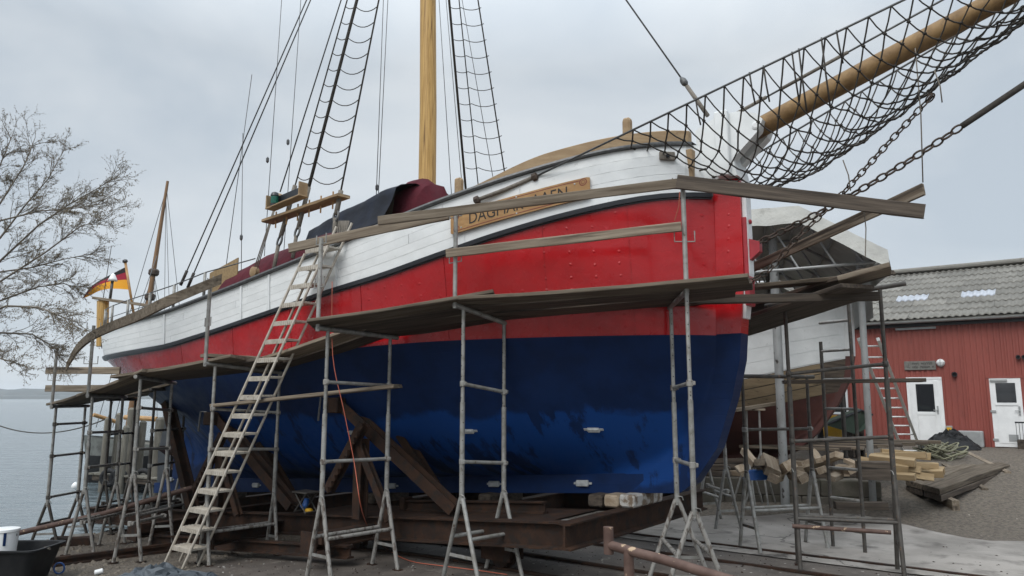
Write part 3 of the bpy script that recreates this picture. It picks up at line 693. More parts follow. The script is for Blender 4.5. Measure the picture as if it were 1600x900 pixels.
# standing rigging, all to the hounds
HO = SH(5.46, 0, pt(664, -430, 0)[1])
def line(name, pts, r, m=wire, parent=ship, n=6):
    mb = MB(); mb.tube(pts, r, n); return obj(name, mb, m, parent, smooth=True)
def on_rail(x, y, t=2.2): return ptw(x, y, t)
shr = [on_rail(428, 408), on_rail(458, 388), on_rail(522, 352)]
tops = [HO+V((-.1, .05, 0)), HO+V((0, 0, .1)), HO+V((.1, -.05, 0))]
def at(a, b, f): return a+(b-a)*f
def fy(a, b, y):
    """fraction of a->b whose picture row is y"""
    lo, hi = 0., 1.
    for _ in range(40):
        m = (lo+hi)/2; p = a+(b-a)*m; q = p-V((0, 0, EYE)); yy = 450-FP*(-q.y*sT+q.z*cT)/(q.y*cT+q.z*sT)
        if yy > y: lo = m
        else: hi = m
    return lo
for k, (a, b) in enumerate(zip(shr, tops)):
    f = fy(a, b, 305)
    line('shroud', [at(a, b, f*.6), at(a, b, 1)], (.012, .026, .014)[k], (rope, rope, rope)[k])
    line('seizing', [at(a, b, f*.36), at(a, b, f*.85), at(a, b, f*1.15)], .036, rope2, n=8)
    mb = MB(); c = at(a, b, f*.30); d = (b-a).normalized(); sd_ = d.cross(V((.6, .8, 0))).normalized()
    mb.tube([c+sd_*.05*math.cos(q*.5236)+d*.085*math.sin(q*.5236) for q in range(12)], .018, 6, closed=True); obj('rigging_link', mb, wire, ship, smooth=True)
    line('chainplate', [a-V((0, 0, .15)), at(a, b, f*.23)], .03, rope2, n=8)
def ratlines(ls, ys, m=rope, sag=.07):
    for y in ys:
        ps = [at(a, b, fy(a, b, y)) for a, b in ls]
        for p, q in zip(ps, ps[1:]):
            n = 7; line('ratline', [p+(q-p)*(i/n)+V((0, 0, -sag*(q-p).length*4*(i/n)*(1-i/n)*2)) for i in range(n+1)], .008, m, n=5)
ratlines(list(zip(shr, tops)), [276-24.2*i for i in range(13)])
pshr = [ptw(731, 300, -2.2), ptw(749, 275, -2.2), ptw(793, 268, -2.2)]
for k, (a, b) in enumerate(zip(pshr, tops)): line('shroud', [a-V((0, 0, .4)), b], (.026, .012, .014)[k], rope)
ratlines(list(zip(pshr, tops)), [262-25*i for i in range(12)], sag=.05)
for (x, y) in ((282, 446), (293, 450)):
    a = on_rail(x, y); line('backstay', [a, HO], .011, wire); line('backstay_tail', [a, a+(HO-a).normalized()*.28], .026, rope, n=8)
a = on_rail(397, 428, 2.1); f = fy(a, HO, 300); line('runner', [at(a, HO, f), HO], .012, wire)
for k in range(3): line('tackle_fall', [a+SA.to_3d()*(.05*k-.05), at(a, HO, f*.93)+SA.to_3d()*(.012*k)], .009, rope2)
for c in (a+V((0, 0, .03)), at(a, HO, f*.92)):
    mb = MB(); mb.lathe(c-SN.to_3d()*.06, (SN.x, SN.y, 0), [(.05, 0), (.085, .02), (.085, .09), (.05, .11)], 16); obj('tackle_block', mb, tanw, ship, smooth='auto')
for (x0_, y0_, x1_, y1_, t) in ((413, 400, 440, 0, .8), (443, 400, 470, 0, .6), (350, 440, 385, 180, 1.4), (377, 425, 379, 250, 1.0), (587, 330, 599, 0, .3), (590, 330, 606, 0, .2), (706, 312, 686, 0, -1.3), (723, 302, 697, 0, -1.6), (770, 276, 722, 0, -1.9)):
    line('halyard', [ptw(x0_, y0_, t), ptw(x1_, y1_, t)+(ptw(x1_, y1_, t)-ptw(x0_, y0_, t))*.25], .007, wire, n=5)
for x, y, t in ((589, 293, .25), (418, 250, .8), (450, 222, .6), (377, 371, 1.0)):
    mb = MB(); mb.lathe(ptw(x, y, t)-V((0, 0, .06)), (0, 0, 1), [(.01, 0), (.03, .03), (.03, .09), (.01, .12)], 8); obj('cable_clamp', mb, wire, ship)
a = ptw(1106, 181, .1); line('forestay', [a, HO], .012, wire); d = (HO-a).normalized()
line('forestay_tail', [a, a+d*.55], .028, rope2, n=8); mb = MB(); mb.lathe(a+d*.56, d, [(.02, 0), (.045, .04), (.045, .1), (.02, .15)], 10); obj('shackle', mb, wire, ship, smooth=True)
# pin rail with belaying pins, lamp screen with green side light
f0 = [at(a, b, fy(a, b, 318+10*(1-k))) for k, (a, b) in enumerate(zip(shr, tops))]
p0, p1 = ptw(418, 347, 2.12), ptw(537, 306, 2.12); prn = board('pin_rail', p0, p1, .22, .045, mat=tanw, parent=ship)
for i in range(6):
    p = p0+(p1-p0)*(.12+.15*i); mb = MB(); mb.tube([p-V((0, 0, .14)), p+V((0, 0, .02)), p+V((0, 0, .12))], .012, 8); obj('belaying_pin', mb, varn, prn)
q0, q1 = ptw(421, 326, 2.25), ptw(474, 304, 2.25); dd = (q1-q0).normalized(); nrm = V((SN.x, SN.y, 0))
lsb = board('lamp_board', q0-V((0, 0, .02)), q1-V((0, 0, .02)), .17, .025, mat=tanw, parent=ship)
mb = MB(); mb.box((q0+q1)/2-nrm*.07+V((0, 0, .09)), dd*(q1-q0).length*.48, V((0, 0, .085)), nrm*.012); obj('lamp_screen', mb, blackp, lsb)
for q in (q0+dd*.015, q1-dd*.015): mb = MB(); mb.box(q+V((0, 0, .09)), dd*.012, V((0, 0, .10)), nrm*.075); obj('screen_end', mb, tanw, lsb)
lc = q0+dd*.14+nrm*.01; mb = MB(); mb.lathe(lc, (0, 0, 1), [(.065, .0), (.065, .025), (.055, .03), (.055, .16), (.068, .165), (.05, .21), (.02, .225)], 16); lan = obj('side_light', mb, blackp, lsb, smooth='auto')
mb = MB(); mb.lathe(lc+V((0, 0, .04)), (0, 0, 1), [(.06, 0), (.06, .11)], 16); obj('green_lens', mb, greenglass, lan, smooth='auto')
for k in range(7):
    p = ptw(528+k*2, 345, 2.15); line('rope_hank', [p, p+V((.02*k-.06, 0, -.35)), p+V((.03, 0, -.6)), p+V((.09-.02*k, .02, -.3)), p+V((.05, 0, 0))], .011, rope2, n=5)
# bobstay chains and the bow net
def chain(name, pts, r, lk):
    """link pieces along a polyline, alternate links turned a quarter"""
    c = None; me = None
    mbx = MB(); p, q = pts[0], pts[1]; d = (q-p).normalized()
    root = None; acc = []
    for a, b in zip(pts, pts[1:]):
        n = max(1, int((b-a).length/lk)); acc += [(a+(b-a)*((i+.5)/n), (b-a).normalized()) for i in range(n)]
    mb = MB(); mb.tube([V((lk*.68*math.cos(k*math.pi/6)*(1 if abs(math.cos(k*math.pi/6)) > .5 else 1), lk*.42*math.sin(k*math.pi/6), 0)) for k in range(12)], r, 6, closed=True)
    root = MB(); a, b = pts[0], pts[0]+(pts[1]-pts[0]).normalized()*lk*1.2
    sd_ = (b-a).cross(V((0, 0, 1))).normalized()*lk*.3
    root.tube([a-sd_, a-sd_*1.2+(b-a)*.5, b, a+sd_*1.2+(b-a)*.5, a+sd_], r*1.2, 6); rt = obj(name, root, chainm, ship, smooth=True)
    for k, (c, d) in enumerate(acc):
        if me is None:
            o = obj('link', mb, chainm, None, smooth=True); me = o.data; o.parent = rt
        else: o = bpy.data.objects.new('link', me); col.objects.link(o); o.parent = rt
        qd = d.to_track_quat('X', 'Z'); o.rotation_mode = 'QUATERNION'
        from mathutils import Quaternion
        o.rotation_quaternion = qd @ Quaternion((1, 0, 0), math.radians(45+90*(k % 2))); o.location = c-wloc(rt)
    return rt
c0, c1 = ptw(1178, 382, 0), ptw(1503, 197, 0); cm = (c0+c1)/2+V((0, 0, -.07))
cq = [c0+(c1-c0)*u+V((0, 0, -.28*u*(1-u))) for u in [i/8 for i in range(9)]]
chain('bobstay_chain', cq, .0125, .088)
c2 = c1+(c1-cq[-2]).normalized()*2.2; line('bobstay_bar', [c1, c1+(c2-c1)*.03, c2], .035, rope, n=8)
cc = [ptw(x, y, .06) for x, y in ((1458, 148), (1384, 228), (1310, 310), (1245, 372), (1200, 425), (1165, 443))]
chain('spare_chain', cc, .009, .082)
mb = MB(); mb.add(*[[SH(-.12, .05, 3.72), SH(-.12, .05, 4.05), SH(-.30, .05, 3.98), SH(-.30, .05, 3.86), SH(-.12, -.05, 3.72), SH(-.12, -.05, 4.05), SH(-.30, -.05, 3.98), SH(-.30, -.05, 3.86)], [(0, 1, 2, 3), (7, 6, 5, 4), (0, 4, 5, 1), (1, 5, 6, 2), (2, 6, 7, 3), (3, 7, 4, 0)]])
mb.box(SH(-.14, 0, 3.75), SA.to_3d()*.03, SN.to_3d()*.1, V((0, 0, .55)), .01); obj('bobstay_plate', mb, redfit, ship)
for z in (4.25, 4.0, 3.5, 3.3): mb = MB(); mb.lathe(SH(-.17, 0, z), (.8, -.6, 0), [(.03, 0), (.03, .025), (.015, .035)], 8); obj('plate_bolt', mb, redfit, ship)
wa = H1.top(2.02, 1.50, 4.86)
def at_(a, b, f): return a+(b-a)*f
def tl(s): return 1.5-1.2*(2.02-s)/6.6
s_ = -2.0
for _ in range(40): s_, z_ = pt(1412, 0, tl(s_))
wb = SH(s_, tl(s_), z_); wdir = (wb-wa)/(2.02-s_)
def wp(s): return wa+wdir*(2.02-s)
line('net_wire', [wp(2.02), wp(-4.4)], .013, wire)
tb = wp(2.75)
tb0 = H1.pt(2.72, 4.60, .07); line('turnbuckle', [tb0, at_(tb0, wa, .5)-V((0, 0, .01)), wa], .028, rope2, n=8)
for c in (tb0, wa): mb = MB(); mb.lathe(c, wdir, [(.02, -.04), (.055, -.02), (.055, .03), (.02, .05)], 8); obj('turnbuckle_end', mb, chainm, ship)
def mirror(p): r = V((p.x, p.y))-SO; s, t = r.dot(SA), r.dot(SN); return SH(s, -t, p.z)
line('net_wire', [mirror(wp(2.02)), mirror(wp(-4.4))], .013, wire)
NI, NJ = 48, 18
def net(i, j):
    u = i/NI; v = -1+2*j/NJ; s = .95-5.1*u; p = wp(s); r = V((p.x, p.y))-SO; tw = r.dot(SN)
    sag = interp([(0, .04), (.12, .5), (.22, .92), (.34, 1.0), (.5, .88), (.7, .60), (1, .25)], u)
    jit = V((noise.noise(V((i*.9, j*.7, 1))), noise.noise(V((i*.7, j*.7, 4))), noise.noise(V((i*.7, j*.7, 9)))))*.05*(1-v**6)
    # the belly narrows under the bowsprit
    prof = (1-abs(v)**2.6); tt = tw*(v if abs(v) > .0 else 0)*(1-.18*prof)
    return SH(s-.10*prof*sag, tt, p.z-sag*prof)+jit
mb = MB()
for i in range(NI+1):
    for j in range(NJ+1):
        if (i+j) % 2: continue
        a = net(i, j)
        if j not in (0, NJ): mb.lathe(a-V((0, 0, .014)), (0, 0, 1), [(.008, 0), (.022, .010), (.022, .020), (.008, .030)], 6)
        for dj in (-1, 1):
            if i < NI and 0 <= j+dj <= NJ:
                b = net(i+1, j+dj); m_ = (a+b)/2+V((noise.noise(a*5)*.006, noise.noise(b*5)*.006, -.012)); mb.tube([a, m_, b], .0100, 4, cap=False)
obj('bow_net', mb, rope, ship, smooth=True)
for s_, ln in ((-1.05, .55), (-1.35, .75), (-1.5, .35), (-.6, .35), (-.75, .4), (-1.12, .7), (.0, .3)):
    p = wp(s_); line('rope_tail', [p+V((0, 0, .02)), p+V((.02, 0, -ln*.5)), p+V((.05, .01, -ln))], .010, rope, n=5)
for (x, y, y2, t) in ((1430, 75, 285, .1), (1460, 110, 160, .3), (1317, 250, 298, .1)):
    p, q = ptw(x, y, t), ptw(x+12, y2, t); line('loose_line', [p, (p+q)/2+V((.02, 0, 0)), q], .007, rope2, n=5)
a, b = ptw(1128, 190, .18), ptw(1400, 40, .18); line('bowsprit_guy', [a, b, b+(b-a)*.6], .012, wire); line('guy_lashing', [a, a+(b-a)*.28], .024, rope2, n=8); line('guy_lashing', [a+(b-a)*.36, a+(b-a)*.75], .022, rope2, n=8)
# guard rail aft
st = [8.2, 9.15, 10.0, 10.9, 11.8, 12.6, 13.2]
tp = []
for s_ in st:
    z = H1.zr(s_); b = H1.b(s_, z)-.04; a = H1.top(s_, b, z+.02); q = H1.top(s_, b, z+.46); tp.append(q); line('stanchion', [a, q], .024, galv, n=10)
line('guard_wire', [H1.top(6.9, 2.2, 4.26)]+tp, .010, wire); line('guard_wire', [q-V((0, 0, .22)) for q in tp], .007, wire)
# stern post stump with gallows board, aerial dome
mz = px(163, 505, 15.9); 
mb = MB(); mb.tube([mz-V((0, 0, .5)), px(161, 470, 15.9)], .12, 14); obj('mizzen_stump', mb, mastw, ship)
board('gallows_board', px(150, 466, 15.9), px(236, 478, 15.6), .22, .06, mat=wood, parent=ship)
p = px(172, 467, 15.8); line('aerial_pole', [p, px(176, 437, 15.8)], .03, wire, n=8); mb = MB(); mb.lathe(px(176, 439, 15.8), (0, 0, 1), [(.10, 0), (.08, .05), (.04, .14), (.01, .17)], 12); obj('aerial_dome', mb, whitep, ship, smooth=True)
line('whip_aerial', [px(161, 468, 15.9), px(174, 385, 15.9)], .008, wire)
line('aft_stay', [px(245, 400, 16), px(195, 545, 14.5)], .008, wire)
# stern hawse
p = H1.pt(12.9, 3.18, .02); mb = MB(); n_ = (H1.pt(12.9, 3.18, .1)-p).normalized(); mb.lathe(p, n_, [(.07, 0), (.07, .012), (.045, .014)], 14); obj('fairlead', mb, blackp, ship)
# canvas covers stowed on deck
def lump(name, path, mat, label, cat, n=14, fold=.06, seed=3, **k):
    """covered bundle: path of (centre, half width vec, height)"""
    mb = MB(); P = []
    for i, (c, hw_, h) in enumerate(path):
        row = []
        for j in range(n+1):
            a = math.pi*j/n; x = -math.cos(a); z = math.sin(a)**.7
            q = c+hw_*x+V((0, 0, h*z)); q += V((1, 1, 1))*fold*noise.noise(V((i*.8, j*.7, seed))) if 0 < j < n else V((0, 0, 0)); row.append(q)
        P.append(row)
    mb.grid(P); k_ = len(path)
    mb.add(P[0], [tuple(range(n+1))]); mb.add(P[-1], [tuple(range(n+1))])
    return topmesh(name, mb, mat, path[0][0], label, cat, smooth='auto')
def dk(s): return H1.zl(s)+.09
hwv = V((SN.x, SN.y, 0))
lump('deck_cover', [(SH(s, 1.25, dk(s)), hwv*(.75 if 5.3 < s < 9.0 else .5), h+.30) for s, h in ((5.2, .55), (5.5, .80), (6.0, .92), (6.5, .95), (7.0, .95), (7.5, .98), (8.0, .92), (8.4, .9), (8.7, .62), (9.0, .58), (9.3, .52), (9.6, .3))], maroon, 'maroon canvas cover over the deckhouse behind the white bulwark', 'canvas cover', fold=.05)
pb0 = ptw(328, 446, 1.75); pb1 = ptw(372, 426, 1.75)
mb = MB(); up = V((0, 0, .42)); mb.prism([pb0-V((0, 0, .25)), pb1-V((0, 0, .25)), pb1+V((0, 0, .26)), pb0+V((0, 0, .22))], hwv*.018); topmesh('particle_board_sheet', mb, pbrd, pb0-V((0, 0, .25)), 'tan particle board sheet standing against the maroon deck cover', 'board')
lump('mast_coat', [(c, w_, h) for c, w_, h in [(SH(5.75, .1, 4.55), hwv*.3, .55), (SH(5.6, .1, 4.5), hwv*.5, 1.05), (SH(5.45, .1, 4.5), hwv*.62, 1.25), (SH(5.2, .1, 4.5), hwv*.64, 1.25), (SH(4.98, .1, 4.5), hwv*.6, 1.12), (SH(4.8, .1, 4.5), hwv*.4, .6)]], maroon, 'bulky maroon canvas cover wrapped round the foot of the mast', 'canvas cover', fold=.07, seed=8)
mb = MB(); mb.box(SH(5.3, .1, 4.05), SA.to_3d()*.3, hwv*.3, V((0, 0, .5)), .02); topmesh('deck_box', mb, tanw, SH(5.3, .1, 3.55), 'tan wooden deck box under the maroon mast cover', 'box')
mb = MB(); P = []
for i in range(19):
    u = i/18; row = []
    c = ptw(664-134*u, 289+66*u**1.1, .3); r = V((c.x, c.y))-SO
    for j in range(17):
        v = j/16; t = interp([(0, -.9), (.45, .55), (.6, .95), (1, 1.25)], v); z = c.z-interp([(0, .35), (.2, .1), (.45, .03), (.6, .14), (.75, .42), (1, .80)], v)
        z += .045*noise.noise(V((u*5, v*4, 2)))*(.3+v); row.append(SH(r.dot(SA), t+.05*noise.noise(V((u*9, v*2, 7))), z))
    P.append(row)
mb.grid(P); mb.grid([[q-V((0, 0, .012)) for q in row] for row in P]); topmesh('navy_tarpaulin', mb, navytarp, P[9][10], 'dark navy tarpaulin stretched aft from the maroon mast cover', 'tarpaulin', smooth=True, recalc=False)
# flag
fs0, fs1 = px(211, 478, 16.4), px(196, 411, 16.4)
fl = thing('ensign_flag', fs0, 'black, red and gold flag streaming from a short staff at the stern', 'flag')
line('flag_staff', [fs0-V((0, 0, .25)), fs1], .028, varn, parent=fl, n=10); mb = MB(); mb.lathe(fs1, fs1-fs0, [(.03, 0), (.06, .03), (.05, .07), (.01, .09)], 10); obj('staff_knob', mb, blackp, fl)
A0, A1 = px(197, 417, 16.4), px(205, 453, 16.4); TIP = px(126, 466, 16.1)
for k, (nm, m_) in enumerate((('black_stripe', flagk), ('red_stripe', flagr), ('gold_stripe', flagy))):
    mb = MB(); P = []
    for i in range(19):
        u = i/18; row = []
        for j in range(4):
            bd_ = (0, .22-.10*u, .55-.22*u, 1); v = bd_[k]+(bd_[k+1]-bd_[k])*j/3; hoist = A0+(A1-A0)*v; wdt = (1-u)**.9
            topc = A0+(TIP-A0)*u+V((0, 0, .09*math.sin(u*3.1))); botc = A1+(TIP-A1)*u+V((0, 0, .10*math.sin(u*3.1)))
            q = topc+(botc-topc)*v; q.y += .10*math.sin(u*7+v*1.5)*u; row.append(q)
        P.append(row)
    mb.grid(P); obj(nm, mb, m_, fl, smooth=True)
# ================================================================ SLIP CARRIAGE
zb = lambda s: .835-.072*s                     # top of the carriage beams
car = thing('slip_carriage', SH(6.5, 0, -.2), 'rusty steel slip carriage with bilge struts carrying the ship', 'slip carriage')
def ibeam(name, p, q, h, wd, parent=car, mat=rust, up=(0, 0, 1), tf=.02, tw=.014):
    p, q = V(p), V(q); x = (q-p); L = x.length/2; x.normalize(); z = V(up)-x*V(up).dot(x); z.normalize(); y = z.cross(x); c = (p+q)/2
    poly = [(-wd/2, 0), (wd/2, 0), (wd/2, tf), (tw, tf+.012), (tw, h-tf-.012), (wd/2, h-tf), (wd/2, h), (-wd/2, h), (-wd/2, h-tf), (-tw, h-tf-.012), (-tw, tf+.012), (-wd/2, tf)]
    mb = MB(); mb.prism([p+y*a+z*(b-h) for a, b in poly], q-p); return obj(name, mb, mat, parent)
for t in (1.7, -1.7): ibeam('side_beam', SH(1.5, t, zb(1.5)), SH(13.0, t, zb(13.0)), .30, .17)
for s_ in (1.42, 3.7, 6.1, 8.6, 10.8, 12.9): ibeam('cross_beam', SH(s_, 1.82 if s_ < 2 else 1.6, zb(s_)-.004), SH(s_, -2.0, zb(s_)-.004), .29, .17)
for s_ in (2.6, 5.2, 8.0, 11.0):
    for t in (1.4, -1.4):
        c = SH(s_, t, 0); gz_ = g(c.x, c.y)+.042
        zt = zb(s_)-.30; k_ = min(1, max(.35, (zt-gz_)/.36))
        mb = MB(); mb.lathe(V((c.x, c.y, gz_+.16*k_))-SN.to_3d()*.07, (SN.x, SN.y, 0), [(r_*k_, h_) for r_, h_ in [(.04, -.05), (.05, -.02), (.185, -.018), (.185, .02), (.16, .022), (.16, .12), (.05, .122), (.05, .16)]], 22); obj('wheel', mb, rust, car, smooth='auto')
        mb = MB()
        for q in (-.13, .13): mb.box(SH(s_, t+q, (gz_+.1+zt)/2), SA.to_3d()*.22, SN.to_3d()*.012, V((0, 0, max(.04, (zt-gz_-.1)/2))))
        obj('axle_plate', mb, rust, car)
# packing posts between the lower beams and the trucks aft, outriggers with end plates
for s_, t1 in ((4.6, 2.75), (6.6, 2.9), (8.9, 2.8)):
    z = zb(s_)-.10; ibeam('outrigger', SH(s_, 1.62, z), SH(s_, t1, z), .20, .15)
    mb = MB(); mb.box(SH(s_, t1+.012, z-.10), SA.to_3d()*.15, SN.to_3d()*.012, V((0, 0, .13))); mb.box(SH(s_-.16, t1-.1, z-.03), SA.to_3d()*.06, SN.to_3d()*.09, V((0, 0, .07))); obj('end_plate', mb, rust, car)
ibeam('edge_channel', SH(4.3, 2.35, zb(4.3)-.28), SH(8.9, 2.5, zb(8.9)-.28), .16, .12)
mb = MB(); P = []
for i in range(20):
    s_ = 1.75+(6.4-1.75)*i/19; P.append([SH(s_, 1.62, zb(s_)-.012), SH(s_, .5, zb(s_)-.012)])
mb.grid(P); mb.grid([[q-V((0, 0, .02)) for q in r] for r in P]); obj('deck_plate', mb, rust, car)
ibeam('upper_channel', SH(2.2, 1.05, zb(2.2)+.14), SH(4.6, 1.05, zb(4.6)+.14), .15, .11)
mb = MB(); mb.box(SH(4.62, 1.05, zb(4.6)+.09), SA.to_3d()*.05, SN.to_3d()*.09, V((0, 0, .09)), .01); obj('channel_foot', mb, rust, car)
# keel blocks
def kb(s_, t, l, h, wd, m_, nm='keel_block'):
    mb = MB(); z = .985-.072*s_; mb.box(SH(s_, t, z-h/2+.005), SA.to_3d()*wd, SN.to_3d()*l, V((0, 0, h/2)), .02); return obj(nm, mb, m_, car)
for s_, m_ in ((1.40, smear), (1.62, oldwood), (1.86, woodd), (3.7, woodd), (6.1, woodd), (8.6, woodd), (10.8, woodd), (12.4, woodd)): kb(s_, 0, .42, .155, .105, m_)
# bilge struts: leaning girders, toothed arm, post
def girder(name, p, q, h=.20, wd=.14, up=(-.6, -.8, .2)): return ibeam(name, p, q, h, wd, up=up)
def bilge_set(s0):
    hd = H1.pt(s0+1.05, zb(s0)+1.55, .06); b0 = SH(s0-.95, 1.55, zb(s0-.95)+.02)
    girder('leaning_strut', b0+V((0, 0, .05)), hd, .22, .15)
    girder('back_strut', SH(s0-.35, 1.0, zb(s0)+.02), SH(s0+.25, 1.35, zb(s0)+1.05), .16, .12)
    pk = SH(s0+.42, 1.95, zb(s0)+.95); ft = SH(s0+.42, 1.95, zb(s0)-.05)
    girder('strut_post', ft, pk+V((0, 0, .06)), .15, .15, up=(-.6, -.8, 0))
    girder('short_strut', SH(s0-.25, 2.0, zb(s0)), pk+V((0, 0, -.02)), .10, .10)
    a, b = SH(s0+.92, 2.06, zb(s0)+.30), SH(s0+.32, 2.0, zb(s0)+1.22); girder('toothed_arm', a, b, .11, .13)
    mb = MB(); d = (b-a)
    sd_ = d.normalized().cross(V((-.6, -.8, 0))).normalized()
    for i in range(10): mb.add([a+d*(.04+.092*i)+hwv*.02+sd_*.06, a+d*(.10+.092*i)+hwv*.02+sd_*.06, a+d*(.055+.092*i)+hwv*.02+sd_*.11, a+d*(.04+.092*i)+hwv*.06+sd_*.06, a+d*(.10+.092*i)+hwv*.06+sd_*.06, a+d*(.055+.092*i)+hwv*.06+sd_*.11], [(0, 1, 2), (5, 4, 3), (0, 3, 4, 1), (1, 4, 5, 2), (2, 5, 3, 0)])
    tt = obj('rack_teeth', mb, rust, car); tt['kind'] = 'stuff'
    mb = MB(); mb.box(hd+V((0, 0, -.06)), SA.to_3d()*.14, hwv*.09, V((0, 0, .11)), .015); obj('strut_head', mb, rust, car)
    mb = MB(); mb.tube([hd+SA.to_3d()*.1+hwv*.05+V((0, 0, .05)), hd+SA.to_3d()*.2+hwv*.1+V((0, 0, .06)), hd+SA.to_3d()*.24+hwv*.1+V((0, 0, -.28))], .016, 6); obj('strut_lever', mb, wire, car)
bilge_set(4.25); bilge_set(7.6)
girder('leaning_strut', SH(9.6, 1.5, zb(9.6)), H1.pt(10.6, 2.05, .05), .2, .14)
# little folding stool with blue power tool on the carriage edge
sp = ptw(478, 781, 1.85); sp.z = zb(5.2); stl = thing('folding_stool', sp, 'small dark folding stool on the carriage below the toothed arm', 'stool')
for a_, b_ in ((-.13, .13), (.13, -.13)):
    mb = MB()
    for q in (-.1, .1): mb.tube([sp+SA.to_3d()*a_+hwv*q, sp+SA.to_3d()*b_+hwv*q+V((0, 0, .27))], .010, 6)
    mb.tube([sp+SA.to_3d()*a_+hwv*-.1+V((0, 0, .01)), sp+SA.to_3d()*a_+hwv*.1+V((0, 0, .01))], .010, 6); o = obj('leg_frame', mb, dsteel, stl)
mb = MB(); mb.box(sp+V((0, 0, .28)), SA.to_3d()*.17, hwv*.13, V((0, 0, .012)), .005); obj('seat', mb, dsteel, stl)
tp_ = sp+V((.02, -.02, 0)); tl_ = thing('power_tool', tp_, 'blue power tool with yellow base under the folding stool', 'power tool')
mb = MB(); mb.tube([tp_+V((-.06, 0, .06)), tp_+V((-.02, 0, .10)), tp_+V((0, 0, .19))], .055, 10, r2=.035); obj('housing', mb, bluep, tl_, smooth=True)
mb = MB(); mb.lathe(tp_+V((.03, 0, 0)), (0, 0, 1), [(.06, 0), (.065, .02), (.04, .05)], 12); obj('base', mb, yellow, tl_)

# ================================================================ TRESTLES
TR = {}
def trestle(key, Pn, Pf, zn, zf, za, spread, rungs, label, leg=flaky, up=galv, guard=None, r=.028, lower=True, over=(.16, .12), name='trestle', sleeve=.5):
    Pn, Pf = V(Pn), V(Pf); d = V((Pf.x-Pn.x, Pf.y-Pn.y, 0)).normalized(); sd_ = V((-d.y, d.x, 0))
    root = thing(name, (Pn+Pf)/2, label, 'trestle', 'steel trestles round the ship')
    LG = []
    for P, zt in ((Pn, zn), (Pf, zf)):
        ap = V((P.x, P.y, P.z+za)); tp_ = V((P.x, P.y, zt)); ls = []
        for sg in (-1, 1):
            f = P+sd_*sg*spread; f.z = max(g(f.x, f.y), gz(f.x, f.y))+.012; top = ap+sd_*sg*.016
            mb = MB(); mb.tube([f, f+(top-f)*.5+sd_*.003, top], r*.92, 10); lo = obj('leg', mb, leg, root, smooth='auto'); ls.append((f, top))
            mb = MB(); mb.box(f+V((0, 0, .004)), sd_*.06, d*.04, V((0, 0, .006))); obj('foot_plate', mb, rust, lo)
        LG.append(ls)
        mb = MB(); mb.tube([ap-V((0, 0, .06)), tp_], r*.82, 12); uo = obj('upright', mb, up, root, smooth='auto')
        mb = MB(); mb.tube([ap-V((0, 0, .03)), ap+V((0, 0, (zt-ap.z)*sleeve))], r*1.06, 12); obj('sleeve', mb, up, uo, smooth='auto')
        mb = MB(); k = ap+V((0, 0, .04)); mb.tube([k-d*.03, k-sd_*.03-d*.03, k-sd_*.06-d*.02+V((0, 0, -.01)), k-sd_*.07-d*.01+V((0, 0, -.045))], .006, 6); obj('locking_pin', mb, galv, uo)
        m_ = [at(a, b, .30) for a, b in ls]; mb = MB(); mb.box((m_[0]+m_[1])/2, (m_[1]-m_[0])/2, d*.004, V((0, 0, .018))); obj('flat_brace', mb, up, root)
        hz = ap.z+(zt-ap.z)*sleeve+.05; mb = MB()
        k = 0
        while hz < zt-.06 and k < 14:
            c = V((P.x, P.y, hz))-d*(r*.80)-sd_*0; mb.lathe(c, -d, [(.0075, 0), (.0075, .0016)], 7); hz += .125; k += 1
        if k: o = obj('adjustment_holes', mb, blackp, uo); o['kind'] = 'stuff'
    for i in range(2) if lower else []:
        a, b = at(*LG[0][i], .52), at(*LG[1][i], .52); mb = MB(); mb.tube([a, b], r*.8, 10); obj('lower_rail', mb, leg, root, smooth='auto')
    for hh in rungs:
        a = V((Pn.x, Pn.y, Pn.z+hh)); b = V((Pf.x, Pf.y, Pf.z+hh*(zf-Pf.z)/(zn-Pn.z))); mb = MB(); mb.tube([a, b], r*.8, 10); ro = obj('rung', mb, up, root, smooth='auto')
        for e_ in (a, b):
            mb = MB(); mb.lathe(e_-V((0, 0, .035)), (0, 0, 1), [(r*1.0, 0), (r*1.28, .006), (r*1.28, .064), (r*1.0, .07)], 10); mb.box(e_-sd_*(r*1.5), sd_*.016, d*.02, V((0, 0, .022)), .004); obj('coupler', mb, leg, ro, smooth='auto')
    a, b = V((Pn.x, Pn.y, zn+.02)), V((Pf.x, Pf.y, zf+.02)); dd_ = (b-a).normalized(); mb = MB(); mb.tube([a-dd_*over[0], b+dd_*over[1]], r*1.05, 10); obj('cross_bar', mb, up, root, smooth='auto')
    if guard:
        c = a-dd_*(over[0]-.02); mb = MB(); mb.tube([c-V((0, 0, .04)), V((c.x, c.y, guard))], r*.95, 10); go = obj('guard_post', mb, up, root, smooth='auto')
        for zz in (c.z+.45*(guard-c.z), guard-.07):
            mb = MB(); k = V((c.x, c.y, zz)); mb.tube([k-sd_*.11+V((0, 0, .12)), k-sd_*.11, k+sd_*.11, k+sd_*.11+V((0, 0, .12))], .008, 6); obj('board_hook', mb, up, go)
    TR[key] = (V((Pn.x, Pn.y, zn+.05)), V((Pf.x, Pf.y, zf+.05)), d, sd_, -dd_*(over[0]-.02)); return root
def zat(P, y): return px(800, y, P.y).z
Q = lambda x, y: pg(x, y)
P1, P1f = Q(498, 909), Q(601, 888)
trestle('t1', P1, P1f, zat(P1, 517), zat(P1f, 529), .93, .27, (1.36, 2.30), 'grey steel trestle in front of the rusty toothed strut, orange cable hanging by it', guard=zat(P1, 375))
P2, P2f = Q(720, 913), Q(787, 897)
trestle('t2', P2, P2f, zat(P2, 484), zat(P2f, 507), .95, .31, (1.36, 2.26), 'grey steel trestle below the name board amidships on the starboard bow', leg=galv, guard=zat(P2, 333))
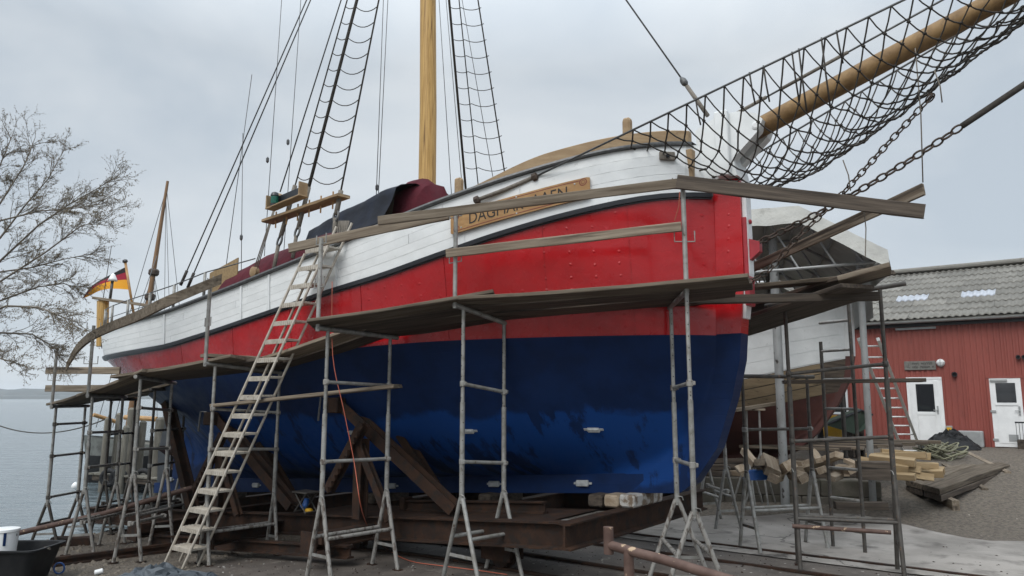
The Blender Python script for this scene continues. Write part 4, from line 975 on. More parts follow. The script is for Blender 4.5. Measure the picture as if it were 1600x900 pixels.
P3, P3f = Q(1090, 948), Q(1062, 912)
trestle('t3', P3, P3f, zat(P3, 458), zat(P3f, 482), .93, .36, (1.40, 2.25), 'grey flaking steel trestle close to the stem, chains hanging from it', guard=zat(P3, 285), over=(.02, .1))
PD, PDf = Q(318, 884), Q(424, 867)
trestle('td', PD, PDf, zat(PD, 572), zat(PDf, 584), .84, .20, (1.55, 2.1), 'grey steel trestle standing just behind the pale step ladder', guard=zat(PD, 440))
def Qd(x, d): p = px(x, 700, d); return V((p.x, p.y, g(p.x, p.y)))
PC, PCf = Qd(212, 11.0), Qd(262, 12.0)
trestle('tc', PC, PCf, zat(PC, 592), zat(PCf, 600), 1.25, .20, (.55, 1.6, 2.2), 'grey steel trestle at the edge of the gravel shore below the stern walkway')
PB, PBf = Qd(138, 12.1), Qd(186, 13.1)
trestle('tb', PB, PBf, zat(PB, 620), zat(PBf, 622), 1.0, .22, (.5, 1.35, 1.9), 'slim grey trestle standing over a rusty block on the shore', guard=zat(PB, 510))
PA, PAf = Qd(82, 13.2), Qd(128, 14.2)
trestle('ta', PA, PAf, zat(PA, 637), zat(PAf, 636), .75, .24, (.85, 1.55, 2.1), 'tall dark trestle standing at the water edge, outermost of the stern trestles', leg=dsteel, guard=zat(PA, 545))
for x, y, x2, y2, yt, key, lb in ((236, 13.2, 284, 14.3, 610, 'te', 'thin grey trestle in the shadow under the round stern'), (168, 14.6, 206, 15.6, 626, 'tf', 'thin dark trestle half in the water behind the stern walkway')):
    a, b = Qd(x, y), Qd(x2, y2); trestle(key, a, b, zat(a, yt), zat(a, yt), 1.0, .2, (.6, 1.3, 1.9), lb, leg=galv if key == 'te' else dsteel, up=dsteel)
P4, P4f = Q(1249, 889), Q(1408, 899)
trestle('t4', P4, P4f, zat(P4, 476), zat(P4f, 452), 1.18, .20, (1.55, 2.40), 'large dark steel trestle with flaking rust brown rails beside the pale apron', leg=dsteel, up=dsteel, r=.029, over=(.25, .3))
P5, P5f = Q(1172, 861), Q(1276, 854)
trestle('t5', P5, P5f, zat(P5, 590), zat(P5, 590), 1.05, .24, (1.65,), 'mid grey steel trestle standing between the stem and the concrete wall', leg=galv, up=dsteel)
P6, P6f = Q(1138, 828), Q(1108, 815)
trestle('t6', P6, P6f, zat(P6, 668), zat(P6, 668), .95, .22, (.6,), 'low grey trestle partly hidden behind the ship forefoot', leg=galv, up=galv)
# second rusty pair of rails clipped to the large trestle
mb = MB(); a, b = px(1238, 822, P4.y-.12), px(1392, 832, P4f.y-.12); mb.tube([a, b], .026, 12); topmesh('flaking_pipe', mb, rustp, (a+b)/2, 'brown pipe with flaking cream paint lashed across the large dark trestle', 'pipe', smooth='auto')
# upright ladder frame
lf0, lf1 = Q(1302, 856), Q(1352, 866); lfr = thing('ladder_frame', (lf0+lf1)/2, 'plain upright steel ladder frame beside the large dark trestle', 'ladder')
for P, yt in ((lf0, 534), (lf1, 455)):
    mb = MB(); mb.tube([P, V((P.x, P.y, zat(P, yt)))], .025, 10); obj('stile', mb, dsteel, lfr, smooth='auto')
for i in range(8):
    z = .28+.415*i; mb = MB(); mb.tube([lf0+V((0, 0, z)), lf1+V((0, 0, z))], .021, 10); obj('rung', mb, galv, lfr, smooth='auto')

# ================================================================ WALKWAYS AND GUARD BOARDS
def walk(k0, k1, als, label, e0=.25, e1=.25, wd=.24, th=.045, mat=wood, lift=0., slope=None):
    a0, a1, b0, b1 = TR[k0][0], TR[k0][1], TR[k1][0], TR[k1][1]
    for i, al in enumerate(als):
        p = a0+(a1-a0)*al; q = b0+(b1-b0)*al; d = (q-p).normalized(); l_ = label[i] if isinstance(label, list) else label
        up_ = ((a1-a0).normalized()+(b1-b0).normalized()).cross(d); up_ = up_ if up_.z > 0 else -up_
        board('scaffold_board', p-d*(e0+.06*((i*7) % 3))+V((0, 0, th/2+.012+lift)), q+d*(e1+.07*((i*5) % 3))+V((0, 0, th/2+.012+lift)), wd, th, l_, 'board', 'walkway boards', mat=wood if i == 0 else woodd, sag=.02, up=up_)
walk('t1', 't2', (-.12, .24, .62, 1.0), wd=.275, label=['broad weathered walkway board between the middle trestles, outer edge', 'weathered walkway board between the middle trestles, second from the outer edge', 'weathered walkway board between the middle trestles, inside the centre pair', 'weathered walkway board between the middle trestles, next to the red hull'], e0=.12, e1=.45)
walk('t2', 't3', (-.10, .32, .74, 1.12), wd=.27, label=['weathered walkway board running to the stem, outer edge', 'weathered walkway board running to the stem, second from the outer edge', 'weathered walkway board running to the stem, inside the centre pair', 'weathered walkway board running to the stem, next to the red hull'], e0=-.02, e1=.62, lift=.0)
walk('td', 't1', (.55, .92), wd=.3, label=['sloping walkway board below the ladder, outer of the pair', 'sloping walkway board below the ladder, against the hull'], e0=.3, e1=.15, lift=-.0)
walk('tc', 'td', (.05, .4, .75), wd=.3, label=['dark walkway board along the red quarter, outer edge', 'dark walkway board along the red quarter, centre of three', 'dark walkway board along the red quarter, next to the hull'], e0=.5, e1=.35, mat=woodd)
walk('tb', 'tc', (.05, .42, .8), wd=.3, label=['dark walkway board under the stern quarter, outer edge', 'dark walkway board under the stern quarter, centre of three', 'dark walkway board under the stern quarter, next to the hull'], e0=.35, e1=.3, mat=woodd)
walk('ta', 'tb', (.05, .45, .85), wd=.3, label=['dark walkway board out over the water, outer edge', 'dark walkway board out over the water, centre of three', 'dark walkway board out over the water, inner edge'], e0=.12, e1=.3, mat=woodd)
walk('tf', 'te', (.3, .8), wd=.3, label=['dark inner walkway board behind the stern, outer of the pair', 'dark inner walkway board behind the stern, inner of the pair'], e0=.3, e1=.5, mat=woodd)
# lower step plank between trestles
a = TR['td'][0]*1; p = px(337, 634, PD.y+.10); q = px(622, 603, P1f.y-.22)
board('scaffold_board', p, q, .22, .045, 'narrow lower board laid between two trestles in front of the blue hull', 'board', 'walkway boards')
# short board ends piled on the walkways
b_ = TR['td'][0]; board('scaffold_board', px(318, 561, PD.y+.02)+V((0, 0, .05)), px(408, 566, PD.y+.5)+V((0, 0, .05)), .3, .05, 'short loose board end lying on the walkway behind the ladder', 'board', 'walkway boards')
# boards across under the bow on the far side
hv = V((0, 0, 1))
board('scaffold_board', px(1140, 452, 9.4), px(1305, 437, 9.0), .26, .05, 'short weathered board laid across in front of the stem', 'board', 'walkway boards')
board('scaffold_board', px(1030, 470, 8.75), px(1372, 463, 8.55), .12, .10, 'dark square timber carrying the boards in front of the stem', 'board', 'walkway boards', mat=woodd)
for k, (x0_, y0_, d0, x1_, y1_, d1, wd, lb) in enumerate(((1150, 492, 11.0, 1372, 424, 8.5, .5, 'broad dark board sloping past the stem, outer'), (1160, 505, 10.4, 1340, 447, 8.25, .46, 'broad dark board sloping past the stem, middle'), (1150, 522, 11.6, 1330, 462, 8.8, .46, 'broad dark board sloping past the stem, inner'))):
    board('scaffold_board', px(x0_, y0_, d0), px(x1_, y1_, d1), wd, .05, lb, 'board', 'walkway boards', mat=woodd)
board('scaffold_board', px(1312, 440, 8.5), px(1392, 419, 8.25), .55, .06, 'split weathered board end on top of the large dark trestle', 'board', 'walkway boards')
board('scaffold_board', px(1225, 597, 10.4), px(1442, 594, 10.0), .25, .05, 'dark board lying on the mid rail in front of the brown boat', 'board', 'walkway boards', mat=woodd)
# guard boards on edge
def gb(p, q, wd, label, th=.035, mat=wood, up=(-.1, -1, 0), **k): return board('guard_board', p, q, wd, th, label, 'board', 'guard boards on edge', up=up, mat=mat, **k)
g1, g2, g3, gd = [TR[k][0]+TR[k][4] for k in ('t1', 't2', 't3', 'td')]
gb(px(590, 345, g2.y-.05), px(1071, 285, g3.y-.05), .11, 'long weathered guard board crossing the name board')
gb(px(1058, 284, g3.y-.10), px(1446, 331, 7.3), .155, 'weathered guard board running out past the stem', mat=woodd)
gb(px(452, 388, g1.y+.42), px(700, 336, g2.y-.02), .12, 'weathered guard board at the head of the ladder')
gb(px(697, 396, g2.y-.05), px(1064, 354, g3.y-.05), .105, 'weathered guard board in front of the red bow plating')
gb(px(1163, 424, 10.3), px(1442, 296, 7.6), .13, 'weathered board rising diagonally past the stem', up=(-.5, -1, .1))
# curved board round the stern, in lengths
pts_ = [(104, 573, PA.y-.2), (120, 546, PA.y-.3), (142, 526, PB.y-.1), (175, 510, PB.y-.5), (215, 494, PC.y-.3), (262, 471, PC.y-1.0), (346, 436, gd.y-.05)]
mb = MB(); P = []
wp_ = [px(x, y, d) for x, y, d in pts_]
fine = []
for i in range(len(wp_)-1):
    for k in range(6):
        u = k/6; p0_, p1_, p2_, p3_ = wp_[max(i-1, 0)], wp_[i], wp_[i+1], wp_[min(i+2, len(wp_)-1)]
        fine.append(.5*((2*p1_)+(-p0_+p2_)*u+(2*p0_-5*p1_+4*p2_-p3_)*u*u+(-p0_+3*p1_-3*p2_+p3_)*u**3))
fine.append(wp_[-1])
for i, c in enumerate(fine):
    d = fine[min(i+1, len(fine)-1)]-fine[max(i-1, 0)]; nn = V((-d.y, d.x, 0)).normalized()*.02
    upv = V((0, 0, 1)); h = .075
    P.append([c-nn-upv*h, c+nn-upv*h, c+nn+upv*h, c-nn+upv*h, c-nn-upv*h])
mb.grid(P); mb.add(P[0][:4], [(0, 1, 2, 3)]); mb.add(P[-1][:4], [(0, 1, 2, 3)])
topmesh('guard_board', mb, wood, wp_[2], 'long springy guard board bent round the stern', 'board', 'guard boards on edge')
for y in (579, 607):
    gb(px(72, y, PA.y+1.4), px(188, y, PB.y+1.6), .13, 'thin rail board out over the water, %s of two behind the stern' % ('upper' if y < 600 else 'lower'))
# twine and chain hanging at the stem trestle
for k, (x, y, y2) in enumerate(((1062, 300, 345), (1066, 300, 365), (1348, 312, 402))):
    p = px(x, y, 8.1 if k < 2 else 7.5); mb = MB(); q = px(x+(4 if k else -8), y2, 8.1 if k < 2 else 7.5); mb.tube([p, (p+q)/2+V((.02, 0, 0)), q], .006, 5)
    topmesh('twine', mb, (orange, chip, rope2)[k], q, ['short orange twine tied to the guard post by the stem', 'short pale twine tied to the guard post by the stem', 'grey rope end hanging from the crossed boards'][k], 'twine')
# ladder: flat treads between two pairs of poles
MBt, LBt = Q(285, 890), Q(252, 881); Wv = V((.8, -.6, 0)); Dv = V((.6, .8, 0))
Mt = px(526, 354, 9.85); lad = thing('step_ladder', MBt, 'long pale metal step ladder with flat treads leaning on the white bulwark', 'ladder')
Lw, Ld = .46, .22
M0 = V((MBt.x, MBt.y, g(MBt.x, MBt.y)+.012)); pole = Mt-M0
for off, fr, to in ((V((0, 0, 0)), 0, 1), (-Wv*Lw, 0, .93), (Dv*Ld, 0.0, 1.02), (-Wv*Lw+Dv*Ld, 0.0, .95)):
    mb = MB(); a = M0+off+pole*fr; mb.tube([a, M0+off+pole*to], .0185, 10); obj('pole', mb, alu, lad, smooth='auto')
for i in range(17):
    f = .052+.0555*i; c = M0+pole*f-Wv*Lw/2+Dv*Ld/2; mb = MB()
    mb.box(c, Wv*(Lw/2+.015), Dv*(Ld/2), V((0, 0, .012))); mb.box(c-Dv*(Ld/2+.004)-V((0, 0, .018)), Wv*(Lw/2+.015), Dv*.004, V((0, 0, .03)))
    for k in range(11): mb.box(c-Dv*(Ld/2+.010)-V((0, 0, .018))+Wv*(Lw*(k/10-.5)), Wv*.008, Dv*.003, V((0, 0, .026)))
    for k in range(5): mb.box(c+V((0, 0, .015))+Dv*(Ld*(k/4-.5)*.85), Wv*(Lw/2), Dv*.008, V((0, 0, .004)))
    obj('tread', mb, alu, lad)
# orange cable
cb_ = [px(519, 440, 9.6), px(520, 556, 9.5), px(537, 640, 9.3), px(553, 720, 9.2), px(566, 800, 9.1)]
gnd = [Q(x, y)+V((0, 0, .03)) for x, y in ((584, 842), (606, 862), (640, 880), (690, 888), (745, 895), (800, 903))]
mb = MB(); allp = cb_+gnd; sm_ = []
for i in range(len(allp)-1):
    for k in range(5):
        u = k/5; p0_, p1_, p2_, p3_ = allp[max(i-1, 0)], allp[i], allp[i+1], allp[min(i+2, len(allp)-1)]
        sm_.append(.5*((2*p1_)+(-p0_+p2_)*u+(2*p0_-5*p1_+4*p2_-p3_)*u*u+(-p0_+3*p1_-3*p2_+p3_)*u**3))
mb.tube(sm_, .0055, 6); topmesh('extension_cable', mb, orange, gnd[3], 'orange extension cable hanging down from the walkway and trailing over the ground', 'cable', smooth=True)
# foreground pipe barrier
pr = thing('pipe_barrier', (px(985, 880, 6.0).x, 6.0, 0), 'thick rusty brown pipe barrier with flaking paint at the front of the slip', 'barrier')
a, b = px(951, 851, 6.05), px(1135, 905, 5.3); b2 = b+(b-a)*1.2
mb = MB(); mb.tube([a, a+(b-a)*.25, a+(b-a)*.5+V((0, 0, .008)), b, b2], .037, 16); obj('pipe', mb, rustp, pr, smooth='auto')
mb = MB(); mb.tube([a-V((0, 0, .07)), a+V((0, 0, .135))], .040, 16); obj('stub_post', mb, rustp, pr, smooth='auto')
for f in (.19, 1.6):
    p = a+(b-a)*f; mb = MB(); mb.tube([V((p.x, p.y, 0)), p], .040, 16); obj('post', mb, rustp, pr, smooth='auto')
def crumple(name, c, rx, ry, h, mat, label, cat, seed, nr=8, ns=20, rot=0.):
    """thrown-down sheet: angular facets and creases"""
    rc_ = random.Random(seed); mb = MB(); ca, sa = math.cos(rot), math.sin(rot); P = []
    for i in range(nr+1):
        row = []
        for j in range(ns):
            a = 6.28318*(j+.5*(i % 2)+rc_.uniform(-.28, .28))/ns; r_ = min(1, max(0, (i+rc_.uniform(-.25, .25) if 0 < i < nr else i)/nr)); e = 1+.3*noise.noise(V((math.cos(a)*1.6, math.sin(a)*1.6, seed)))
            x, y = rx*r_*math.cos(a)*e, ry*r_*math.sin(a)*e; X, Y = x*ca-y*sa, x*sa+y*ca
            hh = h*(1-r_**1.7)*rc_.uniform(.62, 1.12)+(.02+.05*rc_.random()*(j % 2) if i == nr-1 else 0)
            if i == nr: hh = .004
            if i == 0: hh = h*.9
            row.append(V((c.x+X, c.y+Y, g(c.x+X, c.y+Y)+.012+hh)))
        P.append(row)
    for i in range(nr): 
        vs = P[i]+P[i+1]; fs = []
        for j in range(ns):
            k = (j+1) % ns; fs += [(j, k, ns+j), (k, ns+k, ns+j)] if i % 2 else [(j, ns+k, ns+j), (j, k, ns+k)]
        mb.add(vs, fs)
    o = topmesh(name, mb, mat, c, label, cat)
    bm = bmesh.new(); bm.from_mesh(o.data); bmesh.ops.remove_doubles(bm, verts=bm.verts, dist=.001); bmesh.ops.subdivide_edges(bm, edges=bm.edges, cuts=1, smooth=.35, fractal=.12, use_grid_fill=True, seed=seed); bm.to_mesh(o.data); bm.free(); return o
# ================================================================ RED BOATHOUSE
E1 = V((10.476, 22.865, 0)); EE = V((.803, -.596, 0)); EN = V((-.596, -.803, 0)); ZB, ZE = .74, 4.33
def wl(x, y, off=0.):
    """pixel on the front wall -> (distance along the wall, height)"""
    r = ray(x, y); P0 = E1+EN*off; k = P0.dot(EN)/(r.x*EN.x+r.y*EN.y); p = r*k; return (p-E1).dot(EE), EYE+p.z
def W(u, z, off=0.): return E1+EE*u+EN*off+V((0, 0, z))
U0, U1 = -6.0, 13.0
house = thing('boathouse', W(3, ZB), 'long red boathouse with corrugated grey roof and white doors', 'building')
mb = MB()
mb.add([W(U0, ZB-.3, -.02), W(U1, ZB-.3, -.02), W(U1, ZE, -.02), W(U0, ZE, -.02), W(U0, ZB-.3, -9), W(U1, ZB-.3, -9), W(U1, ZE, -9), W(U0, ZE, -9), W(U0, ZE+2.0, -4.5), W(U1, ZE+2.0, -4.5)],
       [(0, 1, 2, 3), (5, 4, 7, 6), (0, 3, 8, 7, 4), (1, 5, 6, 9, 2), (2, 9, 8, 3), (6, 7, 8, 9)])
wallo = obj('wall', mb, redwall, house)
# ribbed cladding, one sheet per metre, cut round the doors
prof_ = [(0, 0), (.045, 0), (.062, .026), (.098, .026), (.115, 0)]
def clad(u, z0, z1):
    xs_ = []; x = 0
    while x < .985:
        for a, h in prof_[:-1]: xs_.append((x+a, h))
        x += .1437
    xs_ = [q for q in xs_ if q[0] < .996]+[(.997, 0)]
    mb = MB(); mb.grid([[W(u+a, z, .004+h) for a, h in xs_] for z in (z0, z1)]); return obj('wall_sheet', mb, redwall, wallo)
d1 = [wl(1419, 590)[0]+.02, wl(1467, 590)[0]]; d2 = [wl(1545, 590)[0], wl(1594, 590)[0]]
DT = wl(1570, 591)[1]
i = 0; u = U0
while u < U1-.5: clad(u, ZB, ZE-.02); u += 1.0; i += 1
def pbox(name, u0, u1, z0, z1, o0, o1, mat, parent, ch=.0):
    mb = MB(); mb.box(W((u0+u1)/2, (z0+z1)/2, (o0+o1)/2), EE*((u1-u0)/2), EN*((o1-o0)/2), V((0, 0, (z1-z0)/2)), ch); return obj(name, mb, mat, parent)
for k, (a, b) in enumerate((d1, d2)):
    dr = pbox('door', a, b, ZB+.02, DT, .032, .075, door, house, .004); w_ = b-a
    pbox('frame', a-.07, a, ZB, DT+.06, .030, .07, redwall if k else door, dr); pbox('frame', b, b+.07, ZB, DT+.06, .030, .07, redwall if k else door, dr); pbox('frame', a-.07, b+.07, DT+.002, DT+.06, .028, .085, redwall if k else door, dr)
    if k == 0:
        pbox('leaf_rim', a+.03, a+.16, ZB+.06, DT-.04, .075, .092, door, dr, .004); pbox('leaf_rim', b-.14, b-.03, ZB+.06, DT-.04, .075, .092, door, dr, .004)
        pbox('pane', a+.17, b-.15, ZB+.95, DT-.14, .077, .083, glassd, dr); pbox('mid_rail', a+.16, b-.14, ZB+.86, ZB+.95, .075, .092, door, dr, .004); pbox('lower_panel', a+.18, b-.16, ZB+.14, ZB+.85, .075, .084, door, dr, .003)
    else:
        pbox('pane', a+.14, b-.13, ZB+1.22, DT-.13, .077, .083, glassd, dr); pbox('sill_bar', a+.10, b-.10, ZB+1.14, ZB+1.21, .075, .10, door, dr, .004); pbox('lower_panel', a+.12, b-.12, ZB+.12, ZB+1.12, .075, .084, door, dr, .003)
        pbox('vent_grille', a+.34, a+.56, ZB+.18, ZB+.36, .084, .095, grey, dr); pbox('door_closer', a+.02, a+.42, DT-.09, DT-.03, .075, .12, grey, dr, .004)
        for z in (.18, .95): pbox('hinge', a-.03, a+.10, ZB+z, ZB+z+.06, .084, .10, grey, dr)
    mb = MB(); h = W(b-.08, ZB+1.0, .085); mb.tube([h, h+EN*.05, h+EN*.05-EE*.11], .011, 8); obj('handle', mb, grey, dr); pbox('handle_plate', b-.105, b-.06, ZB+.88, ZB+1.12, .0925, .099, grey, dr)
# window left of the doors
a, z0_ = wl(1258, 643); b, z1_ = wl(1321, 606); wn = pbox('window', a, b, z0_, z1_, .032, .045, glassd, house)
for (p, q, r_, s_) in ((a-.06, a, z0_-.06, z1_+.06), (b, b+.06, z0_-.06, z1_+.06), (a, b, z0_-.07, z0_), (a, b, z1_, z1_+.06)): pbox('frame', p, q, r_, s_, .030, .07, door, wn)
# sign, lamp, pipes, vent
a, zt_ = wl(1413, 566); b, zb_ = wl(1463, 576)
sg_ = pbox('carved_sign', a, b, zb_-.03, zt_+.02, .032, .065, signw, house, .006)
rs = random.Random(5)
def strokes(u0, u1, z0, z1, n):
    """weathered carved characters"""
    for i in range(n):
        if i in (3, 9): continue
        x = u0+(u1-u0)*i/n; wd = (u1-u0)/n*.62
        for q in range(2): 
            xx = x+q*wd; pbox('carved_letter', xx, xx+.010, z0, z1, .0655, .069, lettr, sg_)
        zz = rs.choice((z0, (z0+z1)/2, z1-.012)); pbox('carved_letter', x+.0105, x+wd-.0005, zz, zz+.012, .0655, .0685, lettr, sg_)
L_ = b-a; strokes(a+.26*L_, a+.90*L_, zt_-.085, zt_-.03, 9); strokes(a+.26*L_, a+.95*L_, zt_-.185, zt_-.125, 11)
pbox('carved_emblem', a+.08*L_, a+.18*L_, zt_-.16, zt_-.15, .0655, .069, lettr, sg_); pbox('carved_emblem', a+.125*L_, a+.135*L_, zt_-.14, zt_-.04, .0655, .069, lettr, sg_)
u_, z_ = wl(1470, 567); mb = MB(); mb.lathe(W(u_, z_, .03), EN, [(.105, 0), (.11, .03), (.10, .045), (.092, .05), (.08, .085), (.03, .10)], 20); lo = obj('bulkhead_lamp', mb, whitep, house, smooth='auto')
for a_ in (0, 1): mb = MB(); ax = EE if a_ else V((0, 0, 1)); mb.tube([W(u_, z_, .03)+ax*(.12*math.cos(q))+EN*(.06+.075*math.sin(q)) for q in [math.pi*k/10 for k in range(11)]], .008, 6); obj('lamp_guard', mb, grey, lo)
for x, y, r_ in ((1492, 585, .07), (1591, 558, .055), (1600, 558, .055)):
    u_, z_ = wl(x, y); mb = MB(); mb.lathe(W(u_, z_, .0), EN, [(r_, 0), (r_, .14), (r_*.75, .14), (r_*.75, .05)], 16); obj('flue_pipe', mb, blackp, house, smooth='auto')
a, z_ = wl(1400, 515); b = wl(1463, 515)[0]; pbox('strip_light', a, b, z_-.03, z_+.03, .035, .10, gutm, house)
# roof: backing slab and overlapping corrugated sheets
RI, RUN = 2.05, 4.75; sl = V((-EN.x*RUN, -EN.y*RUN, RI)); SLn = sl.length; su = sl.normalized(); ev = .28
sn_ = EE.cross(su).normalized(); sn_ = sn_ if sn_.z > 0 else -sn_
RB = W(U0, ZE+.02, ev)
mb = MB(); mb.prism([RB-EE*.2, RB-EE*.2+su*SLn*1.06, RB+EE*(U1-U0+.2)+su*SLn*1.06, RB+EE*(U1-U0+.2)], -sn_*.05); roof = obj('roof', mb, eternit, house)
rb2 = W(U0, ZE+.02, -9-ev); su2 = V((EN.x*RUN, EN.y*RUN, RI)).normalized(); mb = MB(); mb.prism([rb2-EE*.2, rb2-EE*.2+su2*SLn*1.06, rb2+EE*(U1-U0+.2)+su2*SLn*1.06, rb2+EE*(U1-U0+.2)], V((0, 0, -.05))); obj('back_slope', mb, eternit, house)
rows, wv_ = 9, .177; rl = SLn*1.06/rows; cw = wv_*5
def sheet_mesh(nm, m_):
    nw = 5; K = 8; xs_ = [wv_*i/K for i in range(nw*K+1)]; P = []
    for (yy, zz) in ((0, .024), (0, .032), (.12, .031), (rl*.6, .018), (rl+.10, .004)):
        P.append([V((x, yy, zz+.021*math.cos(2*math.pi*x/wv_) - (.010 if (yy == 0 and zz < .04) else 0)+.03)) for x in xs_])
    mb = MB(); mb.grid(P); me = bpy.data.meshes.new(nm); me.from_pydata(mb.v, [], mb.f); me.materials.append(m_)
    for p in me.polygons: p.use_smooth = True
    return me
smesh, kmesh = sheet_mesh('roof_sheet', eternit), sheet_mesh('skylight_sheet', skyl)
Rm = Matrix((EE, su, sn_)).transposed().to_4x4()
skr = []
for x in (1375, 1460, 1547):
    r = ray(x, 462); k = (RB.dot(sn_)-V((0, 0, EYE)).dot(sn_))/r.dot(sn_); p = r*k+V((0, 0, EYE)); skr.append((int(((p-RB).dot(su))/rl), (p-RB).dot(EE)))
rj = random.Random(9); ncol = int((U1-U0)/cw)+1
skrow = skr[2][0]; ck = round((skr[2][1]-cw/2-.1+(.0 if skrow % 2 else wv_*2))/cw)
for r_ in range(rows):
    for c_ in range(ncol):
        x = c_*cw-(.0 if r_ % 2 else wv_*2)+.1
        sk = r_ == skrow and c_ in (ck, ck-2, ck-4)
        o = bpy.data.objects.new('skylight_sheet' if sk else 'roof_sheet', kmesh if sk else smesh); col.objects.link(o); o.parent = roof
        m_ = Rm.copy(); m_.translation = RB+EE*(x+rj.uniform(-.006, .006))+su*(r_*rl+rj.uniform(-.006, .006))+sn_*(rj.uniform(0, .005))-wloc(roof); o.matrix_local = m_
mb = MB(); rp = RB+su*SLn*1.06+sn_*.06; mb.tube([rp-EE*.2, rp+EE*(U1-U0+.3)], .10, 10); obj('ridge_cap', mb, eternit, roof, smooth='auto')
gp = W(U0-.2, ZE-.01, ev+.03); mb = MB()
P = [[gp+EE*((U1-U0+.4)*i)+EN*(.06*math.cos(a))+V((0, 0, .06*math.sin(a))) for a in [math.pi+math.pi*k/8 for k in range(9)]] for i in (0, 1)]
mb.grid(P); mb.grid([[q+EN*.004*(1 if k > 4 else -1)+V((0, 0, -.005)) for k, q in enumerate(r)] for r in P]); obj('gutter', mb, gutm, house, smooth='auto', recalc=False)
pbox('fascia', U0, U1, ZE-.16, ZE-.01, .05, .08, blackp, house)
pbox('plinth', U0, U1, ZB-.3, ZB-.002, -.01, .30, concw, house)
# things along the wall
u_, z_ = wl(1484, 690); c = W(u_+.55, ZB, .25); ac = thing('heat_pump', c, 'pale grey box unit standing against the red wall between the doors', 'heat pump')
mb = MB(); mb.box(c+V((0, 0, .22)), EE*.30, EN*.14, V((0, 0, .22)), .02); obj('housing', mb, grey, ac); mb = MB(); mb.box(c+EN*.143+V((0, 0, .22)), EE*.22, EN*.004, V((0, 0, .16))); obj('front_panel', mb, gutm, ac)
c = W(wl(1481, 690)[0]+.08, ZB, .12); cv = thing('meter_post', c, 'slim grey cabinet post with yellow label beside the heat pump', 'cabinet'); mb = MB(); mb.box(c+V((0, 0, .28)), EE*.08, EN*.06, V((0, 0, .28)), .01); obj('cabinet', mb, gutm, cv); mb = MB(); mb.box(c+V((0, 0, .46))+EN*.063, EE*.06, EN*.003, V((0, 0, .06))); obj('label_plate', mb, yellow, cv)
c = W(wl(1600, 690)[0]+.12, ZB, .35); cr_ = thing('wire_crate', c, 'brown crate with dark mesh side right of the plain white door', 'crate'); mb = MB(); mb.box(c+V((0, 0, .12)), EE*.25, EN*.2, V((0, 0, .12)), .01); obj('crate_base', mb, woodd, cr_)
for k in range(8): mb = MB(); mb.tube([c+EE*(-.24+.07*k)+EN*.2+V((0, 0, .24)), c+EE*(-.24+.07*k)+EN*.2+V((0, 0, .68))], .006, 5); obj('mesh_wire', mb, blackp, cr_)
mb = MB(); mb.box(c+EN*.2+V((0, 0, .70)), EE*.26, EN*.012, V((0, 0, .02))); obj('top_bar', mb, blackp, cr_)

# ================================================================ SECOND BOAT UNDER ITS CANOPY
H2 = Hull(o=V((6.62, 14.5)), a=SA, n=SN, L=9.5, mn=.09,
    sr=[(.7, 2.2), (1.15, 1.15), (1.45, .76), (2.0, .34), (2.68, .06), (4.1, 0)], s1=[(.5, 9), (4, 9.6)],
    B=[(0, .10), (.25, .34), (.6, .66), (1.2, 1.02), (2, 1.35), (3, 1.6), (5, 1.75), (7, 1.6), (8.8, 1.0), (9.5, .3)],
    W=[(0, .8), (.2, .8), (.5, .85), (1, .6)], P=[(0, .8), (.2, .7), (.5, .55), (1, 1.5)],
    zk=T([(0, .95), (9, .75)]), zw=T([(0, 2.26), (2.2, 1.78), (5, 1.52), (9, 1.6)]), zl=T([(0, 2.86), (2.2, 2.36), (5, 2.05), (9, 2.2)]), zr=T([(0, 4.05), (2.5, 3.75), (6, 3.5), (9, 3.6)]))
bt2 = thing('wooden_boat', H2.top(4.5, 0, .7), 'stripped wooden boat, white above and red brown below, standing under the canopy', 'boat')
mb = MB()
for side in (1, -1):
    for lo, hi, rows_, mi in ((0, 1, 10, 0), (1, 2, 4, 1), (2, 3, 5, 2)):
        P = [[H2.top(*(lambda x, z: (x, side*H2.b(x, z), z))(*H2.row(q, lo+(hi-lo)*j/rows_))) for q in sgs(44)] for j in range(rows_+1)]
        mb.grid(P, None, mi)
h2 = obj('hull', mb, [brownhull, woodd, hull2w], bt2, smooth=True)
for k in range(3):
    for a, b in ((.42, 2.6-.4*k), (2.63-.4*k, 5.0)):
        lo = lambda s, k=k: H2.zw(s)+(H2.zl(s)-H2.zw(s))*(k/3)+.012; hi = lambda s, k=k: H2.zw(s)+(H2.zl(s)-H2.zw(s))*((k+1)/3)-.012
        obj('bare_plank', H2.patch(a, b, lo, hi, .014, .02, m=2), tanplank, h2, smooth='auto')
for k in range(5):
    for a, b in ((.12, 2.0+.3*k), (2.006+.3*k, 6)):
        lo = lambda s, k=k: H2.zl(s)+.02+(H2.zr(s)-H2.zl(s)-.04)*(k/5)+.003; hi = lambda s, k=k: H2.zl(s)+.02+(H2.zr(s)-H2.zl(s)-.04)*((k+1)/5)-.003
        obj('white_plank', H2.patch(a, b, lo, hi, .012, .016, m=2), hull2w, h2, smooth='auto')
for a, b, z0_, dz in ((1.75, 2.6, 2.98, .02), (1.75, 2.6, 2.80, .02)):
    obj('open_seam', H2.patch(a, b, lambda s: z0_-.12*(s-1.75), lambda s: z0_+dz-.12*(s-1.75), .016, .01, m=1), blackp, h2)
obj('open_seam', H2.patch(1.86, 1.885, lambda s: 2.74, lambda s: 3.06, .0165, .01, n=1, m=2), blackp, h2)
def c2(pts, th, nm, m_): 
    mb = MB(); mb.prism([H2.top(s, th, z) for s, z in pts], (H2.top(0, -th, 0)-H2.top(0, th, 0))); return obj(nm, mb, m_, bt2)
c2([(-.10, 2.9), (-.13, 4.15), (.12, 4.15), (.12, 2.9)], .10, 'stem_post', hull2w)
